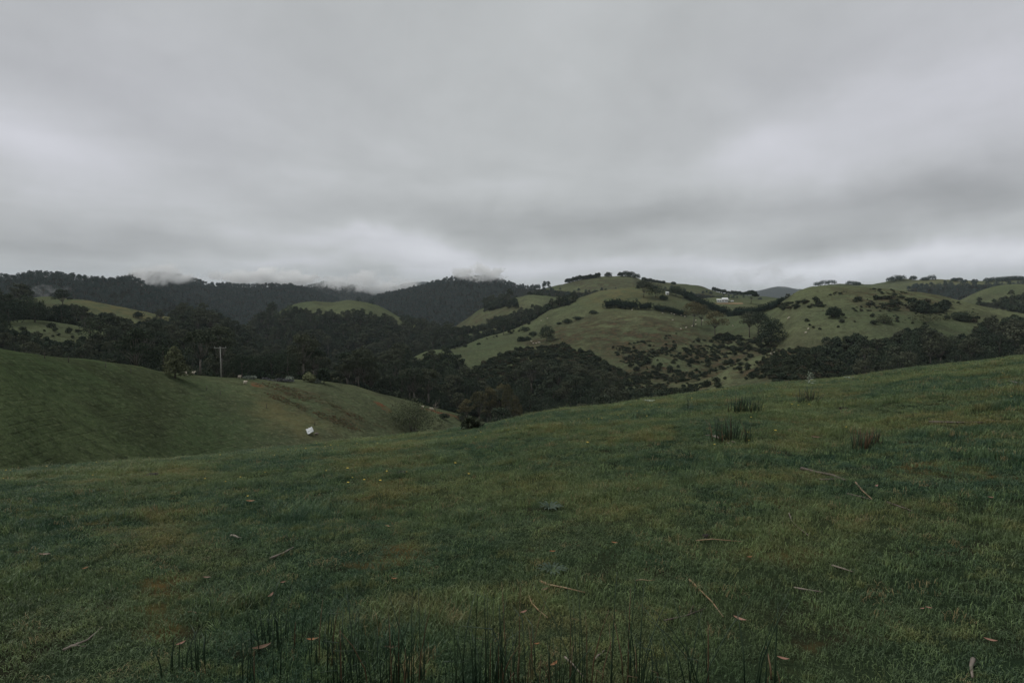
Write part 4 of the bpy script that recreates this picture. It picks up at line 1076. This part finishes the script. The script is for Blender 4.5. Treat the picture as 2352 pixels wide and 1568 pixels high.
LOW = [(zL(840,560), 118, 70, 46, 'sparse dark rush tuft at the bottom left, behind the others'), (zL(300,720), 105, 34, 14, 'few thin rushes furthest left along the bottom edge'), (zL(170,740), 84, 44, 14, 'thin low rush stems left of the bottom row'),
       (zL(720,830), 150, 56, 22, 'leaning rush stems left of centre at the bottom edge'), (zL(1180,700), 125, 60, 34, 'short rush tuft by the orange dead fern'), (zL(1330,840), 165, 90, 60, 'dense rush clump with leaning stems left of the pink leaf'),
       (zL(1580,860), 215, 70, 36, 'tall thin rushes around the pink leaf at the bottom'), (zL(1760,880), 200, 70, 34, 'tall thin rushes right of the pink leaf at the bottom'), (zL(2150,860), 150, 90, 36, 'dense low rush clump left of the tallest rushes'), (zL(2290,860), 265, 60, 40, 'tallest dense rush clump at bottom centre'),
       (zR(60,880), 195, 50, 36, 'rush stems just right of the tallest bottom clump'), (zR(330,890), 190, 80, 46, 'fan of rushes around the dry straw at the bottom'), (zR(560,890), 215, 60, 36, 'upright rushes left of the thick straight stem at the bottom'),
       (zR(860,900), 235, 50, 32, 'thick dark straight rushes in the bottom right group'), (zR(1000,900), 225, 46, 22, 'leaning rushes crossing in the bottom right group'), (zR(1180,900), 230, 80, 10, 'few long thin rushes crossing at the bottom right'), (zR(1350,900), 200, 70, 18, 'spread rushes with crossing stems at the bottom right'),
       (zR(1680,900), 245, 30, 6, 'single tall rush stems right of the crossing rushes'), (zR(1780,900), 200, 34, 8, 'few bent rush stems at the right end of the bottom row'), (zR(1890,880), 85, 12, 3, 'lone short rush stem furthest right at the bottom')]
for k, (b, hp, wp, n, lab) in enumerate(LOW):
    rush(lab, b, hp * 1.2, wp * 1.5, max(4, int(n * .44)), 40 + k, .2, .2 if k not in (14, 15, 16) else .45, .0035, 'rushes along the bottom edge')

# ------------------------------------------------------------------ thistles
def thistle(label, b, wpx, hpx, mat, seed, upright=False):
    g, dd = ground_at(*b); rng = np.random.default_rng(seed); W = wpx * dd / F * .5; Hh = hpx * dd / F
    mb = MB()
    for k in range(16 if not upright else 26):
        a = k * 2.4; t = k / 26 if upright else 0
        L = W * rng.uniform(.7, 1.1) * (1 - .65 * t); z0 = Hh * t * .95; rise = Hh * (.55 if not upright else .16)
        dx, dy = math.cos(a), math.sin(a); vs = [(0, 0, z0)]; n = 7; wd = L * .10
        left = []; right = []
        for i in range(1, n):
            s = i / n; zz = z0 + rise * math.sin(s * 2.2); ww = wd * math.sin(PI * min(1, s * 1.05) * .95) * (1 if i % 2 else .45)
            left.append((dx * L * s - dy * ww, dy * L * s + dx * ww, zz + .02 * Hh)); right.append((dx * L * s + dy * ww, dy * L * s - dx * ww, zz))
        tip = (dx * L, dy * L, z0 + rise * .75)
        vs = [(0, 0, z0)] + left + right + [tip]; m = n - 1
        fs = [(0, 1 + m, 1)] + [(1 + i, 1 + m + i, 2 + m + i, 2 + i) for i in range(m - 1)] + [(m, 2 * m, 2 * m + 1)]
        mb.add(vs, fs)
    if upright: mb.tube([(0, 0, -.02), (0, 0, Hh)], [.012, .006], 5)
    tag(link('thistle', mb.mesh('thistle', [M[mat]]), None, g), label, 'thistle', 'thistles on the near hill')
thistle('dark flat thistle rosette in the middle of the near hill', (1262,1170), 74, 20, 'thistle', 1)
thistle('grey-green thistle rosette lower down beside a small stick', (1268,1315), 90, 26, 'thistle', 2)
thistle('pale upright young thistle standing on the skyline at right', (1856,884), 42, 27, 'thistlep', 3, True)
thistle('pale low thistle on the skyline right of the upright one', (1950,871), 30, 8, 'thistlep', 4)
thistle('pale low thistle on the skyline left of the rush clumps', (1490,924), 34, 10, 'thistlep', 5)
thistle('small dark upright weed left of the double rush clump', (1580,942), 34, 24, 'thistle', 6, True)

# ------------------------------------------------------------------ sticks and leaves lying on the grass
zS = lambda x_, y_: ((2048 + x_ * .87075) / 1.7415, (1720 + y_ * .87075) / 1.7415)
zQ = lambda x_, y_: ((x_ * .87075) / 1.7415, (1720 + y_ * .87075) / 1.7415)
def stick(label, pxs, rad, mat, branches=(), lift=.016):
    P = [ground_at(*p)[0] + Vector((0, 0, lift)) for p in pxs]
    o = P[0].copy(); mb = MB()
    def path(Q, r):
        Q = [q - o for q in Q]
        if len(Q) == 2: Q = [Q[0], Q[0].lerp(Q[1], .35) + Vector((0, 0, .006)), Q[0].lerp(Q[1], .7) - Vector((.003, 0, .004)), Q[1]]
        mb.tube(Q, [r * (1 - .55 * i / (len(Q) - 1)) for i in range(len(Q))], 6)
    path(P, rad)
    for br in branches: path([ground_at(*p)[0] + Vector((0, 0, lift)) for p in br], rad * .6)
    tag(link('stick', mb.mesh('stick', [M[mat]], True), None, o), label, 'stick', 'sticks lying on the near hill')
stick('long dark gnarled stick lying on the right of the near hill', [zS(1330,182), zS(1400,200), zS(1470,212), zS(1530,236)], .024, 'stickd', [[zS(1410,234), zS(1470,231), zS(1520,228)]])
stick('straw-coloured stick below the end of the long dark stick', [zS(1578,246), zS(1610,285), zS(1655,325)], .009, 'stickl')
stick('thin dark stick leading to the lower end of the straw stick', [zS(1540,298), zS(1600,312), zS(1655,326)], .008, 'stickd')
stick('thin greyish stick right of and below the straw stick', [zS(1725,338), zS(1790,362), zS(1840,380)], .010, 'stickd')
stick('curved pale twig in the middle right of the near hill', [zS(1272,388), zS(1285,425), zS(1320,460), zS(1362,492)], .006, 'stickg')
stick('long pale straw lying across the yellow worn patch', [zS(845,515), zS(920,508), zS(1060,520)], .006, 'stickl')
stick('brown forked twig with curled end below the middle of the near hill', [zS(130,702), zS(160,718), zS(240,732), zS(335,755)], .010, 'stickl', [[zS(160,718), zS(140,700)]])
stick('curved orange straw below the forked twig', [zS(76,768), zS(92,805), zS(125,840), zS(165,872)], .006, 'stickl')
stick('bright golden straw slanting down to the right above the rushes', [zS(815,695), zS(865,745), zS(920,800), zS(970,868)], .007, 'stickl', [[zS(850,735), zS(856,725)]])
stick('grey stick lying flat at the lower right', [zS(1295,733), zS(1350,742), zS(1425,753)], .007, 'stickg')
stick('small grey stick above the flat grey stick at lower right', [zS(1470,630), zS(1520,645), zS(1570,662)], .007, 'stickg')
stick('thin horizontal twig right of the forked twig', [zS(568,700), zS(655,697)], .006, 'stickl')
stick('long dark bent twig near the rush tips at lower right', [zS(700,885), zS(800,862), zS(895,826)], .006, 'stickd', [[zS(820,850), zS(830,818)]])
stick('thick grey stick at the bottom right corner', [zS(2118,1065), zS(2108,1100), zS(2115,1150)], .011, 'stickg')
stick('forked pale stick at the foot of the tall rush clump', [(1636,1003), (1660,1011), (1690,1018)], .020, 'stickg', [[(1660,1011), (1676,1022), (1680,1028)], [(1655,1009), (1640,1000), (1620,1001)]])
stick('long dark stick near the right edge below the skyline', [z4(1480,1495), z4(1700,1500), z4(2000,1500)], .022, 'stickd')
stick('brown broken branch at the right edge of the skyline', [z4(2215,1118), z4(2270,1110), z4(2315,1102)], .035, 'stickg', [[z4(2215,1118), z4(2290,1132), z4(2352,1138)]])
stick('straight pale stick in the left half of the near hill', [zQ(1242,596), zQ(1300,572), zQ(1348,544)], .011, 'stickg')
stick('short brown stick left of the straight pale stick', [zQ(1062,490), zQ(1108,500)], .014, 'stickg')
stick('tiny forked twig above the straight pale stick', [zQ(1475,446), zQ(1505,434)], .010, 'stickg')
stick('pale horizontal straw in the lower left', [zQ(858,845), zQ(925,848)], .006, 'stickl')
stick('short upright-looking straw left of the bottom rushes', [zQ(1145,772), zQ(1163,722)], .005, 'stickl')
stick('broken brown frond in the bottom left corner', [zQ(292,1020), zQ(350,995), zQ(400,975), zQ(470,915)], .008, 'stickg', [[zQ(330,1005), zQ(400,1000)], [zQ(310,1012), zQ(360,985)]])
stick('dry pale straw bending down between the bottom rushes', [zR(435,650), zR(490,700), zR(560,785)], .006, 'stickg')
stick('short pale straw standing between the bottom rush groups', [zR(640,665), zR(700,605)], .006, 'stickg')
def leaf(label, b, lpx, mat, ang, seed):
    g, dd = ground_at(*b); L = lpx * .82 * dd / F; w = L * .22; mb = MB(); n = 7; vs = []; fs = []
    for i in range(n):
        s = i / (n - 1); ww = w * math.sin(PI * min(1, .06 + s * .92)) * .5; zz = .012 + .25 * L * (s - .4) ** 2
        yy = .25 * L * (s - .5) ** 2
        vs += [((s - .5) * L, yy - ww, zz + .3 * ww), ((s - .5) * L, yy, zz), ((s - .5) * L, yy + ww, zz + .35 * ww)]
    for i in range(n - 1): fs += [(3*i, 3*i+3, 3*i+4, 3*i+1), (3*i+1, 3*i+4, 3*i+5, 3*i+2)]
    k = len(vs); vs += [(a, b_, c - .0015) for a, b_, c in vs]; fs += [tuple(q + k for q in f[::-1]) for f in fs]
    mb.add(vs, fs)
    o = link('dry_leaf', mb.mesh('dry_leaf', [M[mat]], True), None, g + Vector((0, 0, .022))); o.rotation_euler = (.35, .1, ang)
    tag(o, label, 'leaf', 'dead leaves on the near hill')
for k, (b, l, m_, a, lab) in enumerate([
    (zL(1620,600), 36, 'leafp', .15, 'long pink curled leaf among the bottom rushes'), (zL(205,575), 26, 'leafp', 1.1, 'small pink leaf at the far left rushes'), (zL(810,245), 30, 'leafp', 1.5, 'pale pink leaf standing on end above the left rushes'),
    (zL(893,155), 14, 'leafp', .6, 'tiny pale leaf right of the standing pink leaf'), (zL(1640,130), 16, 'leafo', .2, 'small orange leaf above the bottom rushes'), (zL(1090,545), 32, 'leafo', .3, 'ragged orange leaf by the short rush tuft'), (zL(750,600), 50, 'leafb', .7, 'rusty dead fern frond left of the short rush tuft'),
    (zR(360,715), 36, 'leafo', .9, 'orange fan-shaped dead leaf in the rush fan'), (zR(245,577), 18, 'leafo', .4, 'small bright orange leaf at the top of the rush fan'), (zR(1610,410), 34, 'leafp', -.6, 'pinkish curled leaf right of the golden straw'), (zR(1900,680), 30, 'leafp', -.3, 'red-pink leaf at lower right on the mossy patch'),
    (zR(300,205), 26, 'leafb', .8, 'brown crumpled leaf under the forked twig'), (zR(155,360), 26, 'leafp', .7, 'grey-pink curled leaf left of the orange straw'), (zS(2195,990), 26, 'leafp', -.4, 'small pale orange leaf at the far bottom right'), (zS(1672,270), 22, 'leafp', .8, 'small pale leaf beside the straw stick'),
    (zS(2198,325), 16, 'leafp', .1, 'tiny pale leaf near the right edge'), (zS(1090,600), 18, 'leafo', .4, 'small orange leaf below the yellow worn patch'), (zS(185,572), 18, 'leafo', .2, 'small yellow-orange leaf left of the middle'), (zS(470,532), 18, 'leafo', -.2, 'small orange leaf between the thistle rosettes'),
    (zQ(1783,453), 18, 'leafo', -.4, 'tiny orange leaf in the middle left'), (zQ(2205,375), 20, 'leafb', .5, 'brown leaf left of the dark thistle rosette'), (zQ(950,692), 20, 'leafb', .1, 'red-brown leaf in the lower left'), (zQ(205,585), 24, 'leafb', .2, 'dark brown leaf at the far left'),
    (zQ(390,650), 16, 'leafo', 1.2, 'tiny orange leaf at the lower far left'), (zS(1400,42), 30, 'leafb', .05, 'long red-brown leaf between the rush clumps'), (zS(1880,842), 14, 'leafp', .3, 'tiny pale leaf left of its white twin at lower right'), (zS(1912,838), 14, 'leafp', -.4, 'tiny whitish leaf right of its twin at lower right'), (zQ(1150,335), 22, 'leafo', .2, 'orange dead leaf in the golden grass patch at left')]):
    leaf(lab, b, l, m_, a, k)
for k, (b, w, lab) in enumerate([(zS(890,493), 18, 'dark dung lump on the yellow worn patch'), (zQ(1845,203), 24, 'dark dung lump in the golden grass below the skyline'), (zQ(690,213), 22, 'dark flat dung patch at the upper left of the near hill'), ((534 * 0 + 1935,1028 - 90), 10, 'tiny dark dung lump right of the upright rush clump'), ((1590,982 - 60), 8, 'tiny dark dung lump near the skyline')]):
    g, dd = ground_at(*b); s = w * dd / F * .5; mb = MB(); rng = np.random.default_rng(k)
    for q in range(4):
        c = Vector((rng.normal() * s * .4, rng.normal() * s * .3, s * .12)); vs = []; fs = []
        mb.tube([c + Vector((0, 0, -.05)), c + Vector((0, 0, s * .1)), c + Vector((0, 0, s * .32)), c + Vector((0, 0, s * .4))], [s * .7, s * .65, s * .4, s * .1], 9)
    tag(link('dung', mb.mesh('dung', [M['dung']], True), None, g + Vector((0, 0, .01))), lab, 'dung', 'dung on the near hill')

# ------------------------------------------------------------------ mist on the ranges, and the air
def mist(name, label, u0, u1, v0, v1, D, thick, dens, seed, thr=(.45, .75)):
    uc, vc = (u0 + u1) / 2, (v0 + v1) / 2
    a, t = azt(uc, vc); c = Vector((D * math.sin(a), D * math.cos(a), EZ + float(t) * D))
    W = (u1 - u0) * D / F * .5; Hh = (v1 - v0) * D / F * .5
    mb = MB(); n, m = 24, 12; vs = []; fs = []
    for i in range(m + 1):
        th = PI * i / m
        for j in range(n):
            ph = 2 * PI * j / n; vs.append((W * math.sin(th) * math.cos(ph), thick * math.sin(th) * math.sin(ph), Hh * math.cos(th)))
    for i in range(m):
        for j in range(n): fs.append(((i+1)*n+j, (i+1)*n+(j+1) % n, i*n+(j+1) % n, i*n+j))
    mb.add(vs, fs)
    mt = bpy.data.materials.new('mist'); mt.use_nodes = True; tr = mt.node_tree; tr.nodes.clear(); N = NT(tr)
    out = N.n('ShaderNodeOutputMaterial'); pv = N.n('ShaderNodeVolumePrincipled')
    tr.links.new(pv.outputs[0], out.inputs['Volume'])
    co = N.n('ShaderNodeTexCoord').outputs['Object']
    mp = N.n('ShaderNodeMapping', ins={0: co}); mp.inputs['Scale'].default_value = (1, .5, 1.5); mp.inputs['Location'].default_value = (seed * 37, seed * 11, 0)
    mp.inputs['Rotation'].default_value = (0, .5, 0)
    nz = N.noise(mp.outputs[0], 1 / (Hh * 1.1), 4, .6, .4)
    # fade towards the rim of the bank
    sc2 = N.n('ShaderNodeMapping', ins={0: co}); sc2.inputs['Scale'].default_value = (1 / W, 1 / thick, 1 / Hh)
    ln = N.n('ShaderNodeVectorMath', operation='LENGTH', ins={0: sc2.outputs[0]})
    rim = N.ss(N.m('SUBTRACT', 1.0, ln.outputs['Value']), 0.0, .65)
    f = N.m('MULTIPLY', N.ss(N.m('ADD', nz, N.m('MULTIPLY', N.m('SUBTRACT', rim, 1.0), .35)), *thr), dens)
    N.set(pv.inputs['Density'], f)
    pv.inputs['Color'].default_value = (.98, .985, .99, 1)
    o = link(name, mb.mesh(name, [mt]), None, c); o.rotation_euler = (0, 0, -a)
    tag(o, label, 'mist', kind='stuff')
mist('mist', 'ragged white mist in the dip between the two left ranges', 250, 470, 596, 668, 1680, 130, .034, 1, (.38, .66))
mist('mist', 'thin mist streaks along the top of the left back range', 400, 820, 606, 668, 1985, 130, .050, 2, (.37, .60))
mist('mist', 'thick low cloud swallowing the dark ridge behind the knoll', 620, 1040, 606, 694, 2600, 200, .022, 3, (.40, .66))
mist('mist', 'wisps of mist on the rounded forest top at centre', 980, 1230, 594, 666, 1765, 120, .040, 4, (.40, .62))
mist('mist', 'faint smoke-like mist in the forest at far left', 50, 200, 640, 705, 1150, 60, .014, 5, (.5, .8))
mist('mist', 'low cloud hiding the far blue hills at right', 1560, 1960, 590, 680, 6000, 600, .0018, 6, (.4, .7))

HZ0, HZ1 = -180.0, 330.0
mb = MB(); mb.box((0, 4300, (HZ0 + HZ1) / 2), (19400, 10200, HZ1 - HZ0))
mt = bpy.data.materials.new('haze'); mt.use_nodes = True; tr = mt.node_tree; tr.nodes.clear(); N = NT(tr)
out = N.n('ShaderNodeOutputMaterial'); pv = N.n('ShaderNodeVolumePrincipled'); tr.links.new(pv.outputs[0], out.inputs['Volume'])
pv.inputs['Density'].default_value = .00005; pv.inputs['Color'].default_value = (.80, .90, .98, 1); pv.inputs['Anisotropy'].default_value = 0.0
HAZE = True
if HAZE: tag(link('haze', mb.mesh('haze', [mt])), kind='stuff')

# ------------------------------------------------------------------ sky and light
W = bpy.data.worlds.new("World"); bpy.context.scene.world = W; W.use_nodes = True
t = W.node_tree; t.nodes.clear(); N = NT(t)
SUN_EL, SUN_AZ = 56.0, -72.0
sky = N.n('ShaderNodeTexSky'); sky.sky_type = 'NISHITA'; sky.sun_disc = False
sky.sun_elevation = math.radians(SUN_EL); sky.sun_rotation = math.radians(SUN_AZ); sky.air_density = 1.0; sky.dust_density = 3.0
d_ = N.n('ShaderNodeTexCoord').outputs['Generated']
sx = N.n('ShaderNodeSeparateXYZ', ins={0: d_})
X, Y, Z = sx.outputs
zc = N.m('MAXIMUM', Z, 0.0)
inv = N.m('DIVIDE', 1.0, N.m('ADD', zc, .10))
cv = N.n('ShaderNodeCombineXYZ', ins={0: N.m('MULTIPLY', X, inv), 1: N.m('MULTIPLY', N.m('MULTIPLY', Y, inv), .8), 2: 0.0})
n1 = N.noise(cv.outputs[0], .85, 5, .5, .35)
n2 = N.noise(cv.outputs[0], 3.2, 5, .55, .2)
n3 = N.noise(d_, 5.0, 4, .55)
AZn = N.m('ARCTAN2', X, Y); ELn = N.m('ARCSINE', Z)
wob = N.m('MULTIPLY', N.m('SUBTRACT', N.noise(d_, 3.1, 4, .55), .5), .22); wob2 = N.m('MULTIPLY', N.m('SUBTRACT', n3, .5), .10)
azw = N.m('ADD', AZn, wob); elw = N.m('ADD', ELn, wob2)
def lobe(u_, v_, wu, wv, amp, rot=0.0):
    a, tt = azt(u_, v_); e_ = math.atan(float(tt)); a = float(a)
    da = N.m('SUBTRACT', azw, a); de = N.m('SUBTRACT', elw, e_)
    c_, s_ = math.cos(rot), math.sin(rot)
    p = N.m('MULTIPLY', N.m('ADD', N.m('MULTIPLY', da, c_), N.m('MULTIPLY', de, s_)), F / wu)
    q = N.m('MULTIPLY', N.m('SUBTRACT', N.m('MULTIPLY', de, c_), N.m('MULTIPLY', da, s_)), F / wv)
    r2 = N.m('ADD', N.m('MULTIPLY', p, p), N.m('MULTIPLY', q, q))
    return N.m('MULTIPLY', N.m('EXPONENT', N.m('MULTIPLY', r2, -1.0)), amp)
tot = N.m('ADD', N.m('MULTIPLY', N.m('SUBTRACT', N.noise(d_, 6.5, 6, .58, .3), .5), .20), N.m('MULTIPLY', N.m('SUBTRACT', n1, .5), .52))
tot = N.m('ADD', tot, N.m('MULTIPLY', N.m('SUBTRACT', n2, .5), .11))
LOBES = [(2200,190,420,150,.09,.55), (1800,330,420,60,.10,.35), (250,410,300,80,.10,-.35), (380,170,260,90,.07,-.2), (60,330,160,70,.08,-.4), (1120,420,260,40,.05,.2),
         (960,572,270,30,.24,-.10), (640,600,240,22,.05,0), (2150,598,440,26,.29,.08), (1700,625,240,20,.10,0),
         (1480,505,640,44,-.15,.04), (1176,614,900,22,.14,0), (1150,478,600,38,-.08,0), (2280,400,320,60,-.09,.3), (250,560,460,50,-.13,-.02), (2200,490,400,30,-.07,.15), (880,640,180,24,-.06,0), (1650,668,200,20,-.13,0), (900,60,700,120,-.03,0), (60,60,300,120,-.05,0)]
for L_ in LOBES: tot = N.m('ADD', tot, lobe(*L_[:4], L_[4] * 1.5, *L_[5:]))
val = N.m('MULTIPLY', N.m('ADD', 1.0, tot), .53)
tint = N.mix(N.ss(tot, .0, .28), (.95, .985, 1.0), (.965, .985, 1.045))
lav = N.m('ADD', lobe(2200,200,420,220,.55), lobe(250,250,420,220,.45), clamp=True)
tint = N.mix(lav, tint, (.985, .985, 1.09))
cl = N.n('ShaderNodeVectorMath', operation='SCALE', ins={0: tint}); N.set(cl.inputs['Scale'], val)
nis = N.n('ShaderNodeVectorMath', operation='SCALE', ins={0: sky.outputs[0]}); nis.inputs['Scale'].default_value = .06
mixc = N.mix(.96, nis.outputs[0], cl.outputs[0])
bg = N.n('ShaderNodeBackground'); N.set(bg.inputs[0], mixc); bg.inputs[1].default_value = 1.0
wo = N.n('ShaderNodeOutputWorld'); t.links.new(bg.outputs[0], wo.inputs[0])

sun = bpy.data.lights.new('sun', 'SUN'); sun.energy = 1.9; sun.angle = math.radians(30); sun.color = (1.0, .97, .92)
so = bpy.data.objects.new('sun', sun); C.objects.link(so)
el, saz = math.radians(SUN_EL), math.radians(SUN_AZ)
dirv = Vector((math.sin(saz) * math.cos(el), math.cos(saz) * math.cos(el), math.sin(el)))
so.rotation_euler = dirv.to_track_quat('Z', 'Y').to_euler(); so.location = (0, 0, 60)

cam = bpy.data.cameras.new('camera'); co = bpy.data.objects.new('camera', cam); C.objects.link(co)
cam.lens = 36 * F / 2352; cam.sensor_width = 36; cam.clip_start = .05; cam.clip_end = 30000
co.location = (0, 0, EZ); co.rotation_euler = (PI / 2 - PITCH, 0, 0)
S = bpy.context.scene; S.camera = co
S.view_settings.view_transform = 'Standard'; S.view_settings.look = 'None'; S.view_settings.exposure = 0; S.view_settings.gamma = 1
S.cycles.max_bounces = 10; S.cycles.diffuse_bounces = 3; S.cycles.glossy_bounces = 2; S.cycles.transmission_bounces = 3; S.cycles.volume_bounces = 8; S.cycles.transparent_max_bounces = 8
S.cycles.use_denoising = True
